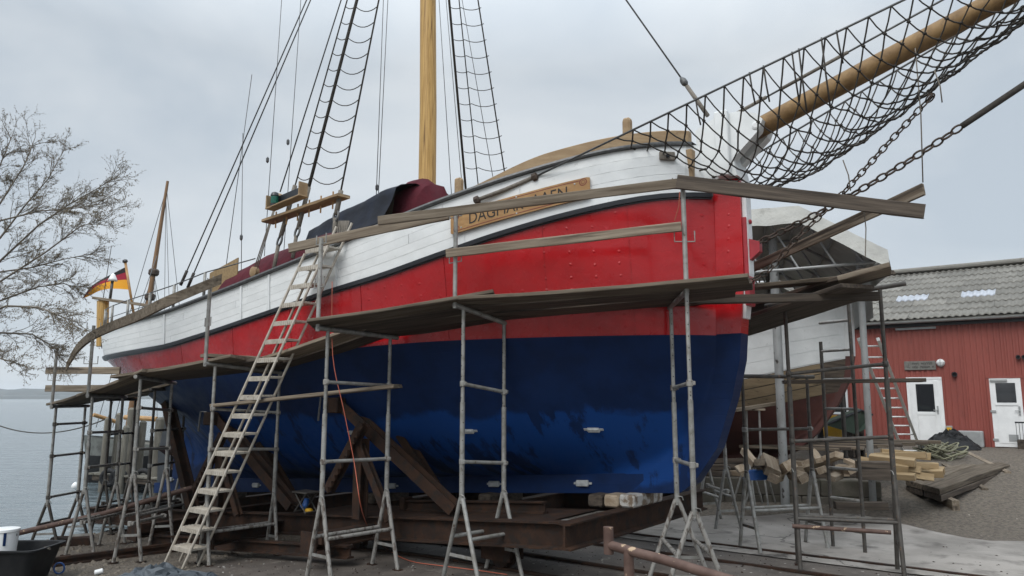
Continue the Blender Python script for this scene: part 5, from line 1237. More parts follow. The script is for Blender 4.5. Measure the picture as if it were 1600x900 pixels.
c2([(-.10, 2.898), (-.02, 2.5), (.22, 2.0), (.66, 1.4), (1.05, 1.05), (1.6, .80), (9, .62), (9, .86), (2.0, 1.1), (1.2, 1.3), (.8, 1.6), (.42, 2.1), (.16, 2.6), (.12, 2.898)], .09, 'stem_and_keel', brownhull)
obj('boat_rail', H2.patch(.0, 9, lambda s: H2.zr(s)-.05, lambda s: H2.zr(s)+.04, .05, .1, n=40, m=2), hull2w, bt2)
mb = MB(); mb.grid([[H2.top(s, t*H2.b(s, H2.zr(s)), H2.zr(s)-.03) for t in (-1, 0, 1)] for s in [.2+.4*i for i in range(22)]]); obj('boat_deck', mb, woodd, bt2)
for s_ in (1.5, 3.0, 5.0, 7.0):
    mb = MB(); c = H2.top(s_, 0, 0); zg = g(c.x, c.y); zz = interp([(1.05, 1.05), (1.6, .80), (9, .62)], s_); mb.box(V((c.x, c.y, (zz+zg)/2)), SA.to_3d()*.14, hwv*.35, V((0, 0, (zz-zg)/2+.01)), .02); obj('support_block', mb, woodd, bt2)
# canopy on steel posts
cn = thing('boat_canopy', (7, 16, .7), 'grey white tarpaulin canopy on steel posts over the second boat', 'canopy')
F = [px(1092, 372, 13.6), px(1150, 330, 13.5), px(1247, 322, 13.2), px(1386, 391, 12.7)]
bk = V((.30, .95, 0))*9.0
def tent_pt(f, u, v=None):
    i = min(2, int(f*3)); w_ = f*3-i; q = F[i]+(F[i+1]-F[i])*w_; q = q+bk*u
    return q+V((0, 0, -.012*noise.noise(V((f*6, u*8, 1)))))
mb = MB(); P = [[tent_pt(i/30, j/24) for i in range(31)] for j in range(25)]; mb.grid(P); mb.grid([[q-V((0, 0, .012)) for q in r] for r in P]); obj('roof_tarp', mb, tent, cn, smooth=True, recalc=False)
mb = MB(); P = []
for k in range(4):
    P.append([tent_pt(i/60, 0)+V((-.01*k, -.02-.03*k+.025*noise.noise(V((i*.22, k*.6, 2))), .004-(.115*k if i/60 > .36 else .17*k)*(1+.05*noise.noise(V((i*.15, 5, 0)))))) for i in range(61)])
mb.grid(P); obj('valance', mb, tent, cn, smooth=True)
mb = MB(); P = [[tent_pt(1, j/24)+V((.02*k+.03*noise.noise(V((j*.5, k, 4))), 0, .004-.13*k)) for j in range(25)] for k in range(4)]; mb.grid(P); obj('side_valance', mb, tent, cn, smooth=True)
def post(x0_, y0_, x1_, y1_, d, r_, m_=gutm, nm='post'):
    a = px(x1_, y1_, d); b = px(x0_, y0_, d); zg = g(a.x, a.y); mb = MB(); mb.tube([V((a.x, a.y, zg-.02)), b], r_, 14); obj(nm, mb, m_, cn, smooth='auto'); return b
pA = post(1207, 368, 1222, 690, 13.9, .08, oldpost); pB = post(1342, 400, 1354, 640, 13.6, .06, oldpost)
pC = pA+bk*.45; pD = pB+bk*.45
for q in (pC, pD): mb = MB(); mb.tube([V((q.x, q.y, g(q.x, q.y)-.02)), q], .05, 12); obj('post', mb, dsteel, cn, smooth='auto')
def tie(a, b, r_, nm='truss_tube', m_=dsteel): mb = MB(); mb.tube([a, b], r_, 8); obj(nm, mb, m_, cn, smooth='auto')
for u in (.04, .30, .55, .8):
    q = [tent_pt(f, u)-V((0, 0, .10)) for f in (.02, .33, .667, .99)]
    for a, b in zip(q, q[1:]): tie(a, b, .03, m_=oldpost)
    lo_ = [tent_pt(.05, u)-V((0, 0, .75)), tent_pt(.96, u)-V((0, 0, .25))]; tie(lo_[0], lo_[1], .028, m_=gutm)
    for f in (.3, .5, .7, .85): tie(tent_pt(f, u)-V((0, 0, .1)), lo_[0]+(lo_[1]-lo_[0])*((f-.05)/.91+.07), .02, m_=gutm)
for f in (.33, .66, .97, .5, .82): tie(tent_pt(f, .01)-V((0, 0, .07)), tent_pt(f, .98)-V((0, 0, .07)), .025, m_=oldpost)
mb = MB(); P = [[tent_pt(.98, 0)+V((0, 0, -.2-.9*k))+bk*u for u in (.15, .4, .7, .98)] for k in (0, 1)]; mb.grid(P); obj('side_sheet', mb, tent, cn)
mb = MB(); P = [[tent_pt(f, .98)+V((0, 0, -.2-1.5*k)) for f in (0, .33, .66, 1)] for k in (0, 1)]; mb.grid(P); obj('end_sheet', mb, tent, cn)

# ================================================================ CONCRETE WALL, TIMBER, ROPE
w0, w1 = pz(1075, 795, 0), pz(1381, 806, 0); wd_ = (w1-w0); Lw_ = wd_.length; wd_.normalize(); wn_ = V((wd_.y, -wd_.x, 0)); wn_ = wn_ if wn_.y < 0 else -wn_
cw_ = thing('concrete_wall', (w0+w1)/2, 'low stained concrete block wall carrying the timber pile', 'wall')
WT = .60
for r_ in range(2):
    for k in range(5):
        x0_ = Lw_/5*k-(.35 if r_ and k else 0); x1_ = Lw_/5*(k+1)-(.35 if r_ and k < 4 else 0)
        mb = MB(); mb.box(w0+wd_*((x0_+x1_)/2)-wn_*.45+V((0, 0, WT/2*(r_+.5)-.004*0)), wd_*((x1_-x0_)/2-.004), wn_*(.45-.006*r_), V((0, 0, WT/4-.003)), .015); obj('concrete_block', mb, concw, cw_)
for r_ in range(2):
    for k in range(2):
        dv_ = V((.30, .95, 0)).normalized(); c = w1-wn_*.0+dv_*(.95+.2+1.2*k)+V((-.22, .1, WT/2*(r_+.5))); mb = MB(); mb.box(c, dv_*.596, V((dv_.y, -dv_.x, 0))*.2, V((0, 0, WT/4-.003)), .015); obj('concrete_block', mb, concw, cw_)
mb = MB(); mb.box(w0+wd_*Lw_*.5-wn_*1.9+V((0, 0, .26)), wd_*Lw_*.47, wn_*1.0, V((0, 0, .27))); obj('fill', mb, concw, cw_)
rt = random.Random(21)
def timber(c, ln, a, b, yaw, pitch, m_, label, group, roll=0.):
    d = V((math.cos(yaw)*math.cos(pitch), math.sin(yaw)*math.cos(pitch), math.sin(pitch))); up = V((math.sin(roll)*-d.y, math.sin(roll)*d.x, math.cos(roll)))
    return board('timber', c-d*ln/2, c+d*ln/2, a, b, label, 'timber', group, up=up, mat=m_, seg=4, rough=.004)
# long timbers laid on the wall in rough layers, offcuts on top
wy = math.atan2(wd_.y, wd_.x)
for k in range(22):
    lv = k//8; c = w0+wd_*(Lw_*(.14+.105*(k % 8)+rt.uniform(-.03, .03)))-wn_*(.18+.16*(k % 4)+.1*lv)+V((0, 0, WT+.055+.105*lv))
    timber(c, rt.uniform(.5, .95), rt.uniform(.10, .17), .10, wy+rt.uniform(-.5, .5), rt.uniform(-.04, .04), rt.choice((woodd, woodd, oldwood)), 'dark wet timber in the lower layers of the pile on the concrete wall', 'dark timbers on the wall', roll=rt.uniform(-.1, .1))
for (x, y, d, ln, s_, yaw, pi_) in ((1187, 725, 12.9, .8, .17, 1.0, .15), (1203, 728, 12.8, .7, .24, .9, -.25), (1226, 732, 12.8, .6, .2, .7, .3), (1172, 716, 13.1, .6, .13, .4, .35), (1262, 728, 12.9, .7, .15, 1.1, .2), (1282, 735, 12.8, .8, .16, 1.0, .1), (1292, 718, 13.1, .9, .14, .6, .25), (1320, 733, 12.9, .8, .13, .8, .05), (1246, 744, 12.7, .7, .16, .3, .0), (1213, 745, 12.7, .6, .16, 1.2, .0), (1340, 727, 13.2, 1.0, .12, .3, .08), (1160, 735, 13.0, .7, .15, .2, .05), (1305, 745, 12.7, .6, .14, 1.3, .0), (1275, 712, 13.4, .9, .12, .1, .1)):
    timber(px(x, y, d), ln, s_, s_*rt.uniform(.6, .95), yaw+1.2 if yaw < .5 else -yaw-.9, pi_, oldwood, 'weathered sawn offcut heaped on the concrete wall', 'timber offcuts on the wall', roll=rt.uniform(-.6, .6))
timber(px(1180, 742, 12.75), .35, .18, .16, .3, 0, bluep, 'short timber block painted blue in the offcut pile', None)
for i, (x, y, d, ln, yaw) in enumerate(((1385, 738, 12.9, 1.1, 2.55), (1400, 733, 13.0, 1.1, 2.6), (1417, 735, 13.1, 1.0, 2.5), (1432, 735, 13.3, 1.0, 2.55), (1390, 722, 13.1, 1.2, 2.7), (1408, 719, 13.2, 1.1, 2.45), (1425, 721, 13.4, 1.0, 2.6), (1400, 707, 13.4, 1.2, 2.75), (1415, 705, 13.5, 1.0, 2.55), (1440, 727, 13.5, .9, 2.5), (1378, 724, 12.9, 1.0, 2.95), (1395, 714, 13.0, .9, 2.2))):
    timber(px(x, y+5, d), ln*.8, rt.uniform(.11, .17), rt.uniform(.10, .14), yaw+rt.uniform(-.45, .5), rt.uniform(-.08, .14), newwood, 'fresh yellow sawn timber in the pile at the wall end', 'fresh yellow timbers', roll=rt.uniform(-.3, .3))
for k in range(9):
    timber(px(1232+19*k, 700-1.4*k, 15.0), 1.9, .16, .06, 2.5+rt.uniform(-.15, .15), 0, woodd if k % 2 else wood, 'long grey plank lying flat behind the timber pile', 'planks behind the timber pile')
timber(px(1345, 790, 12.3)*1, .8, .16, .12, -.1, 0, woodd, 'mossy timber lying on the concrete at the wall foot', None)
c = px(1365, 735, 12.75); timber(c, .5, .28, .30, -.15, 0, woodd, 'thick dark sleeper end set on the wall corner', None)
# two wide hatch boards on bearers
cL, cN, cR, cF = pz(1415, 750, .50), pz(1468, 764, .50), pz(1578, 726, .62), pz(1522, 711, .66)
gc = (cL+cN+cR+cF)/4; st_ = thing('hatch_board_stack', V((gc.x, gc.y, g(gc.x, gc.y))), 'two wide weathered wooden boards stacked on short bearers on the gravel', 'board stack')
def oriented(name, mb, mat, xdir, parent):
    x = V(xdir).normalized(); z = V((0, 0, 1))-x*x.z; z.normalize(); y = z.cross(x); R_ = Matrix((x, y, z)); c = sum(mb.v, V((0, 0, 0)))/len(mb.v)
    mb.v = [R_ @ (p-c) for p in mb.v]; off = wloc(parent)
    o = obj(name, mb, mat, None); o.parent = parent; m_ = R_.transposed().to_4x4(); m_.translation = c-off; o.matrix_local = m_; return o
for lay in range(2):
    for k in range(2):
        f0_, f1_ = ((0, .475) if k == 0 else (.50, 1)); sh = V((.03*lay-.02*lay*k, .02*lay, -.115*lay)); jg = .02*(1-k)
        q = [cN+(cL-cN)*f0_, cN+(cL-cN)*f1_, cR+(cF-cR)*f1_, cR+(cF-cR)*f0_]
        mb = MB(); n = 10
        for i in range(n): pass
        P = []
        for i in range(n+1):
            u = i/n; a_, b_ = q[0]+(q[3]-q[0])*u+sh, q[1]+(q[2]-q[1])*u+sh; w_ = .006*noise.noise(V((u*9, k*3+lay, 2))); up_ = V((0, 0, .012*math.sin(u*3.1)+w_)); dn = V((0, 0, -.10))
            P.append([a_+up_+V((0, 0, -.012)), a_+(b_-a_)*.02+up_, b_+(a_-b_)*.02+up_, b_+up_+V((0, 0, -.012)), b_+dn+up_, a_+dn+up_, a_+up_+V((0, 0, -.012))])
        mb.grid(P); mb.add(P[0][:6], [tuple(range(6))]); mb.add(P[-1][:6], [tuple(range(6))])
        oriented('wide_board', mb, wood if lay == 0 else woodd, q[3]-q[0], st_)
for f in (.10, .5, .88):
    p, q = cN+(cR-cN)*f, cL+(cF-cL)*f; sd_ = V((p.x-q.x, p.y-q.y, 0)).normalized(); p2, q2 = p+sd_*.25, q+sd_*.02
    mb = MB(); zt_ = min(p.z, q.z)-.205; ga, gb2 = g(p2.x, p2.y)-.02, g(q2.x, q2.y)-.02; wdx = V((-sd_.y, sd_.x, 0))*.06
    mb.add([V((p2.x, p2.y, ga))-wdx, V((p2.x, p2.y, ga))+wdx, V((q2.x, q2.y, gb2))+wdx, V((q2.x, q2.y, gb2))-wdx, V((p2.x, p2.y, max(ga+.06, p.z-.22)))-wdx, V((p2.x, p2.y, max(ga+.06, p.z-.22)))+wdx, V((q2.x, q2.y, max(gb2+.06, q.z-.22)))+wdx, V((q2.x, q2.y, max(gb2+.06, q.z-.22)))-wdx], [(0, 1, 2, 3), (4, 5, 6, 7), (0, 1, 5, 4), (1, 2, 6, 5), (2, 3, 7, 6), (3, 0, 4, 7)])
    oriented('bearer', mb, wood, sd_, st_)
# rope heap and black netting
rc = pg(1473, 716); rh = thing('rope_heap', rc, 'heap of tangled olive green rope in front of the white glazed door', 'rope heap')
rr = random.Random(4)
for k in range(26):
    c = rc+V((rr.uniform(-.35, .35), rr.uniform(-.3, .3), .03+.011*k)); R_ = rr.uniform(.16, .42)*(1-.012*k); tl_ = rr.uniform(-.25, .25); ph = rr.uniform(0, 6)
    mb = MB(); n = 20; mb.tube([c+V((R_*math.cos(a)*(1+.2*math.sin(2*a+ph)), R_*.7*math.sin(a), .06*math.sin(a*2+ph)+tl_*R_*.4*math.cos(a))) for a in [6.283*q/n for q in range(n)]], .018, 6, closed=True); obj('rope_coil', mb, olive, rh, smooth=True)
def heap(name, c, rx, ry, h, mat, label, cat, seed, amp=.3, n=36, sharp=False, rot=0.):
    mb = MB(); P = []; ca, sa = math.cos(rot), math.sin(rot)
    for i in range(31):
        r_ = i/30; row = []
        for j in range(n+1):
            a = 6.28318*(j % n)/n; e = 1+.22*noise.noise(V((math.cos(a)*1.5, math.sin(a)*1.5, seed))); x, y = rx*r_*math.cos(a)*e, ry*r_*math.sin(a)*e
            w_ = noise.noise(V((x*5/rx*.6, y*5/ry*.6, seed)))+.5*noise.noise(V((x*11/rx*.6, y*11/ry*.6, seed+3)))
            if sharp: w_ = 1-2.2*abs(w_)-.45*abs(noise.noise(V((x*6, y*6, seed+7))))
            X, Y = x*ca-y*sa, x*sa+y*ca; p = c+V((X, Y, 0)); z = g(p.x, p.y)+.008+h*(1-r_**2.2)*(1+amp*w_)+(.03*amp*abs(w_) if r_ > .8 else 0); row.append(V((p.x, p.y, z)))
        P.append(row)
    mb.grid(P); return topmesh(name, mb, mat, c, label, cat, smooth='auto' if not sharp else True)
crumple('netting_heap', pg(1486, 702), .80, .5, .50, blackr, 'heap of black netting piled behind the olive rope', 'netting', 3, nr=9, ns=26)
# aluminium ladder leaning to the right of the canopy
l0, l1 = pg(1442, 712), px(1372, 530, 14.6); l0b, l1b = l0-EE*.0+V((-.42, .05, 0)), l1+V((-.36, .05, 0)); ald = thing('aluminium_ladder', l0, 'aluminium ladder leaning back against the canopy post', 'ladder')
l0b.z = g(l0b.x, l0b.y)
for a, b in ((l0, l1), (l0b, l1b)): mb = MB(); d = (b-a).normalized(); sdv = V((1, -.1, 0)); sdv = (sdv-d*sdv.dot(d)).normalized(); mb.box((a+b)/2, (b-a)/2, sdv*.03, d.cross(sdv)*.04); obj('stile', mb, alu2, ald)
for i in range(12):
    f = (i+.6)/12.2; mb = MB(); mb.tube([at(l0, l1, f), at(l0b, l1b, f)], .017, 8); obj('rung', mb, alu2, ald)
# green dinghy upturned, yellow barrow, white trailer behind the pile
gd0 = px(1330, 690, 18.0); zg = g(gd0.x, gd0.y)
gb_ = thing('upturned_dinghy', V((gd0.x, gd0.y, zg)), 'dark green dinghy propped on its side in front of the red wall', 'dinghy')
q = [px(1289, 664, 17.6), px(1345, 641, 17.6), px(1362, 648, 17.9), px(1358, 668, 17.6), px(1336, 678, 17.6)]
mb = MB(); mb.prism(q, V((.25, .75, .05))); obj('hull_shell', mb, green, gb_); mb = MB(); mb.tube([q[0]-V((0, .02, 0)), q[1]-V((0, .02, 0)), q[2]-V((0, .02, 0))], .03, 8); obj('gunwale', mb, blackp, gb_)
mb = MB(); mb.box(V((q[4].x+.1, q[4].y+.3, (q[4].z+zg)/2)), V((.12, 0, 0)), V((0, .2, 0)), V((0, 0, max(.05, (q[4].z-zg)/2)))); obj('prop_block', mb, woodd, gb_)
mb = MB(); mb.box(V((q[3].x-.2, q[3].y+.3, (q[3].z+zg)/2)), V((.12, 0, 0)), V((0, .2, 0)), V((0, 0, max(.05, (q[3].z-zg)/2)))); obj('prop_block', mb, woodd, gb_)
yb0 = px(1305, 692, 18.7); zg = g(yb0.x, yb0.y); yb = thing('yellow_barrow', V((yb0.x, yb0.y, zg)), 'yellow metal barrow body with one black wheel beside the green dinghy', 'barrow')
q = [px(1289, 660, 18.7), px(1298, 650, 18.7), px(1318, 650, 18.7), px(1320, 688, 18.7), px(1294, 688, 18.7)]; mb = MB(); mb.prism(q, V((.1, .5, 0))); obj('tray', mb, yellow, yb)
wc = px(1281, 680, 18.3); mb = MB(); mb.lathe(wc, (.95, -.3, 0), [(.06, -.06), (.2, -.06), (.245, -.02), (.245, .03), (.2, .07), (.06, .07)], 22); wo = obj('wheel', mb, blackr, yb, smooth='auto'); mb = MB(); mb.lathe(wc, (.95, -.3, 0), [(.10, -.064), (.10, .074)], 14); obj('rim', mb, grey, wo)
mb = MB(); mb.tube([wc, px(1294, 686, 18.5)], .02, 6); mb.tube([px(1276, 656, 18.4), wc], .02, 6); obj('frame', mb, whitep, yb)
for dx in (0, .45): mb = MB(); c = px(1300, 688, 18.8)+V((dx*.8, .2, 0)); mb.tube([c, V((c.x, c.y, g(c.x, c.y)))], .025, 6); obj('leg', mb, dsteel, yb)
tr0 = px(1265, 690, 19.0); zg = g(tr0.x, tr0.y); tr = thing('boat_trailer', V((tr0.x, tr0.y, zg)), 'white lattice trailer frame behind the brown boat keel', 'trailer')
def tb(nm, x0_, y0_, x1_, y1_, r_=.025, d=19.2): mb = MB(); mb.tube([px(x0_, y0_, d), px(x1_, y1_, d)], r_, 8); obj(nm, mb, whitep, tr)
for n_, q in (('top_bar', (1255, 669, 1278, 669)), ('bottom_bar', (1255, 684, 1278, 684)), ('brace', (1257, 669, 1277, 684)), ('brace', (1277, 669, 1257, 684)), ('upright', (1278, 655, 1278, 692)), ('upright', (1257, 668, 1257, 692)), ('arm', (1276, 656, 1290, 672))): tb(n_, *q)
# small props and sawhorses left of the canopy post
for (x, y, yt, lb) in ((1168, 703, 640, 'slim grey boat stand under the brown bilge, nearer the stem of the red ship'), (1188, 703, 640, 'slim grey boat stand under the brown bilge, beside the white canopy post')):
    c = px(x, y, 13.9); c.z = g(c.x, c.y); stn = thing('boat_stand', c, lb, 'boat stand', 'slim boat stands'); top = px(x-2, yt, 13.9); mid = c+(top-c)*.5+V((0, 0, .1))
    for k in range(3): a = k*2.1+.5; f = c+V((.32*math.cos(a), .32*math.sin(a), 0)); f.z = g(f.x, f.y); mb = MB(); mb.tube([f, mid], .018, 8); obj('leg', mb, galv, stn)
    mb = MB(); mb.tube([mid-V((0, 0, .03)), top], .02, 8); obj('stem', mb, galv, stn); mb = MB(); mb.box(top, V((.10, 0, 0)), V((0, .05, 0)), V((0, 0, .02))); obj('pad', mb, wood, stn)
board('timber', px(1148, 641, 13.6), px(1215, 630, 14.2), .12, .06, 'pale board wedged under the bare planks of the brown boat', 'timber')

# ================================================================ LEFT FOREGROUND
tc_ = pg(16, 912); tub = thing('mortar_tub', tc_, 'black plastic mortar tub standing on the gravel shore', 'tub')
mb = MB(); prof = []
def rrect(w_, h_, r_, z, n=5):
    out = []
    for cx, cy, a0 in ((w_-r_, h_-r_, 0), (-w_+r_, h_-r_, 90), (-w_+r_, -h_+r_, 180), (w_-r_, -h_+r_, 270)):
        for k in range(n+1): a = math.radians(a0+90*k/n); out.append(tc_+V((cx+r_*math.cos(a), cy+r_*math.sin(a), z)))
    return out+out[:1]
mb.grid([rrect(.32, .24, .08, .01), rrect(.34, .26, .09, .02), rrect(.46, .33, .10, .44), rrect(.50, .37, .11, .45), rrect(.50, .37, .11, .47), rrect(.445, .315, .10, .465), rrect(.33, .25, .09, .04)])
b_ = rrect(.33, .25, .09, .04)[:-1]; mb.add(b_, [tuple(range(len(b_)))]); obj('shell', mb, blackr, tub, smooth='auto')
mb = MB(); q = rrect(.40, .29, .09, .27)[:-1]; mb.add(q, [tuple(range(len(q)))]); obj('contents', mb, mud, tub)
bc = tc_+V((-.16, .05, .27)); bkt = thing('paint_bucket', bc, 'white paint bucket with navy drips standing in the black tub', 'bucket')
mb = MB(); mb.lathe(bc, (0, 0, 1), [(.135, 0), (.155, .36), (.165, .37), (.165, .40), (.145, .405)], 24); obj('body', mb, whitep, bkt, smooth='auto')
for a, l_ in ((4.2, .22), (4.6, .12), (4.75, .26), (5.3, .16), (4.0, .1)):
    mb = MB(); mb.grid([[bc+V(((.150+.06*0+.012)*math.cos(a+da)*(1-(.38-z)*.15), .162*math.sin(a+da)*(1-(.38-z)*.15), z)) for da in (-.10, -.05, .0, .05, .10)] for z in (.365, .365-l_*.5, .365-l_)]); obj('paint_drip', mb, bluehull, bkt)
mb = MB(); mb.tube([bc+V((.165*math.cos(a), -.02+.165*math.sin(a)*.3, .34-.16*math.sin(a*.5))) for a in [math.pi*k/10 for k in range(11)]], .005, 6); obj('handle', mb, wire, bkt)
crumple('paint_rag', pg(54, 893), .24, .12, .12, rag, 'crumpled white rag with red paint stains beside the black tub', 'rag', 6, nr=5, ns=13)
crumple('tarpaulin_heap', pg(240, 922), .72, .42, .27, greytarp, 'crumpled slate grey tarpaulin heap at the foot of the step ladder', 'tarpaulin', 12, rot=.2)
crumple('tarpaulin_edge', pg(92, 925), .7, .25, .06, greytarp, 'flat grey tarpaulin edge spread in front of the black tub', 'tarpaulin', 15)
c = pg(88, 899)+V((0, 0, .0)); mb = MB(); mb.tube([c+V((.07*math.cos(a), .05, .08+.07*math.sin(a))) for a in [6.283*k/16 for k in range(16)]], .012, 6, closed=True); topmesh('tape_roll', mb, bluep, c, 'dark blue roll of tape on the flat grey tarpaulin', 'tape', smooth=True)
c = pg(157, 898)+V((0, 0, .035)); mb = MB(); mb.lathe(c-V((.03, 0, 0)), (1, .5, .2), [(.012, -.05), (.035, -.04), (.035, .05), (.015, .06)], 12); topmesh('white_bottle', mb, whitep, c, 'small white bottle lying against the grey tarpaulin heap', 'bottle', smooth='auto')
mb = MB(); p = [tc_+V((.46, -.1, .46)), tc_+V((.54, -.12, .45)), pg(74, 868)+V((0, 0, .1)), pg(78, 885)+V((0, 0, .03)), pg(80, 896)+V((0, 0, .02))]; mb.tube(p, .014, 6); topmesh('tub_rope', mb, rope2, p[-1], 'frayed brown rope hanging from the rim of the black tub', 'rope', smooth=True)
c = pg(112, 852); mb = MB(); mb.box(c+V((0, 0, .07)), V((.33, .05, 0)), V((-.02, .1, 0)), V((0, 0, .08)), .02); topmesh('rusty_block', mb, rust, c, 'rusty iron block lying under the slim shore trestle', 'block')
c = pg(62, 836); mb = MB(); mb.box(c+V((0, 0, .06)), V((.12, .02, 0)), V((-.02, .12, 0)), V((0, 0, .07)), .02); topmesh('brick_block', mb, concw, c, 'brown stone block at the foot of the outermost trestle', 'block')
a, b = px(15, 836, 12.5), px(300, 762, 13.3); mb = MB(); mb.tube([a, (a+b)/2-V((0, 0, .05)), b], .045, 10); topmesh('long_pole', mb, rustp, a, 'long brown pole sloping from the shore up to the carriage', 'pole', smooth='auto')
a, b = pg(330, 858), pg(375, 853)
for k in range(3): board('timber', pg(330+12*k, 857+2*k)+V((0, 0, .04)), pg(395+8*k, 851+3*k)+V((0, 0, .04)), .07, .04, 'thin dark batten lying on the ground behind the step ladder', 'timber', 'battens behind the ladder', mat=woodd)

# ================================================================ HARBOUR BEHIND THE STERN
hb = thing('moored_boat', px(215, 705, 27), 'old moored workboat with brown raked mast beyond the jetty', 'boat')
H3 = Hull(o=V((px(133, 690, 27).x, 27)), a=V((.93, .37)), n=V((.37, -.93)), L=8, mn=.08, sr=[(-2, .3), (2, -.2)], s1=[(-2, 7.6), (2, 8)],
    B=[(0, .1), (.6, .6), (1.5, 1.05), (3.5, 1.4), (6, 1.3), (7.5, .8), (8, .2)], W=[(0, .7), (.5, .9), (1, .7)], P=[(0, .8), (.5, .4), (1, 1)],
    zk=lambda s: WATER-.5, zw=lambda s: WATER+.15, zl=lambda s: WATER+.95, zr=T([(0, .75), (3, .4), (8, .5)]))
mb = MB()
for side in (1, -1):
    for lo, hi, rows_, mi in ((0, 1, 5, 0), (1, 2, 4, 0), (2, 3, 3, 1)):
        mb.grid([[H3.top(*(lambda x, z: (x, side*H3.b(x, z), z))(*H3.row(q, lo+(hi-lo)*j/rows_))) for q in sgs(24)] for j in range(rows_+1)], None, mi)
obj('hull', mb, [blackr, M('grey_white_paint', (.13, .14, .13), (.06, .06, .055), scale=4)], hb, smooth=True)
mb = MB(); mb.grid([[H3.top(s, t*(H3.b(s, .3)), H3.zr(s)-.08) for t in (-1, 1)] for s in (.3, 2, 4, 6, 7.8)]); obj('deck', mb, pilew, hb)
def hbx(nm, s0_, s1_, t_, z0_, z1_, m_): mb = MB(); mb.box(H3.top((s0_+s1_)/2, 0, (z0_+z1_)/2), V((.93, .37, 0))*((s1_-s0_)/2), V((.37, -.93, 0))*t_, V((0, 0, (z1_-z0_)/2)), .04); return obj(nm, mb, m_, hb)
hbx('deckhouse', 4.6, 6.4, .75, .3, 1.35, whitep); hbx('house_roof', 4.5, 6.5, .85, 1.352, 1.43, green); hbx('hatch', 2.6, 3.6, .6, .3, .75, greytarp)
for s_ in (4.9, 5.5, 6.0): mb = MB(); mb.box(H3.top(s_, .76, 1.0), V((.93, .37, 0))*.2, V((.37, -.93, 0))*.02, V((0, 0, .18))); obj('window', mb, glassd, hb)
m0, m1 = px(202, 668, 27.5), px(262, 283, 27.5); mb = MB(); mb.tube([m0, m0+(m1-m0)*.55, m1], .14, 12, r2=.05); obj('mast', mb, M('brown_spar', (.15, .08, .035), (.22, .125, .06), rough=.6, scale=3, stretch=(3, 3, .4)), hb, smooth='auto')
for f in (.35, .52, .62): mb = MB(); c = m0+(m1-m0)*f; mb.lathe(c-V((0, 0, .15)), m1-m0, [(.14, 0), (.19, .06), (.19, .2), (.14, .26)], 10); obj('mast_band', mb, chainm, hb)
for x, y, f in ((150, 668, .97), (165, 665, .62), (255, 660, .95), (270, 655, .95), (283, 650, .62), (176, 668, .62), (262, 655, .62), (300, 660, .97), (246, 665, .62)):
    mb = MB(); mb.tube([px(x, y, 27.2), m0+(m1-m0)*f], .012, 4); obj('shroud', mb, wire, hb)
mb = MB(); mb.tube([px(146, 648, 26.5), px(185, 660, 27.2)], .07, 8); obj('bowsprit', mb, varn, hb); mb = MB(); mb.tube([px(195, 652, 27.3), px(245, 655, 27.0)], .09, 8); obj('boom', mb, varn, hb)
for i, (x, yt, yb_, d, r_) in enumerate(((163, 655, 715, 24.5, .11), (180, 648, 712, 24.8, .10), (200, 640, 712, 24.3, .13), (218, 660, 716, 24.6, .11), (246, 655, 722, 23.5, .17), (192, 668, 715, 23.8, .10))):
    a = px(x, yb_, d); a.z = WATER-.8; b = px(x, yt, d); mb = MB(); mb.tube([a, V((a.x, a.y, 0)), V((a.x+.04, a.y, b.z))], r_, 12); mb.lathe(V((a.x+.04, a.y, b.z)), (0, 0, 1), [(r_*.95, 0), (r_*.6, .06)], 12)
    topmesh('mooring_pile', mb, pilew, a, ['weathered mooring pile standing by itself near the boat bow', 'weathered mooring pile second from the boat bow', 'tallest weathered pile of the jetty', 'short weathered pile at the middle of the jetty', 'thick yellow grey pile close to the rudder of the red ship', 'low weathered pile in front of the tallest one'][i], 'pile', 'jetty piles', smooth='auto')
jt = thing('jetty', px(205, 690, 24.5), 'low wooden jetty with plank deck behind the stern trestles', 'jetty')
j0, j1 = px(150, 688, 24.6), px(300, 692, 22.5); j0.z = j1.z = -.35
for k in range(16):
    p = j0+(j1-j0)*(k/15); dv_ = V((.45, .9, 0)); board('deck_plank', p-dv_*.1, p+dv_*1.6, (j1-j0).length/15-.02, .05, mat=pilew, parent=jt, seg=2)
for dv_ in (.05, 1.5): q = V((.45, .9, 0))*dv_-V((0, 0, .12)); board('stringer', j0+q, j1+q, .16, .18, mat=woodd, parent=jt)
for k in range(5):
    p = j0+(j1-j0)*(k/4)+V((.3, .6, 0)); mb = MB(); mb.tube([V((p.x, p.y, WATER-.8)), V((p.x, p.y, -.38))], .1, 10); obj('jetty_post', mb, pilew, jt, smooth='auto')
for k, x in enumerate((175, 190, 228)):
    c = px(x, 689, 24.0); c.z = -.42; mb = MB(); mb.tube([c+V((.22*math.cos(a), -.02, .22*math.sin(a))) for a in [6.283*q/18 for q in range(18)]], .08, 8, closed=True); topmesh('fender_tyre', mb, blackr, c-V((0, 0, .3)), 'black rubber tyre fender hanging on the side of the jetty', 'tyre', 'jetty fenders', smooth=True)
a, b = px(-30, 652, 30), px(165, 655, 26.5); mb = MB(); n = 24; mb.tube([a+(b-a)*(k/n)+V((0, 0, -.55*4*(k/n)*(1-k/n))) for k in range(n+1)], .022, 6); topmesh('mooring_line', mb, rope, b, 'dark mooring line sagging over the water to the old workboat', 'rope', smooth=True)
c = px(122, 705, 25.5); c.z = WATER-.1; mb = MB(); mb.lathe(c, (0, 0, 1), [(.03, 0), (.11, .07), (.12, .16), (.07, .24), (.02, .28)], 14); topmesh('mooring_buoy', mb, whitep, c, 'small white mooring buoy floating beside the workboat bow', 'buoy', smooth=True)

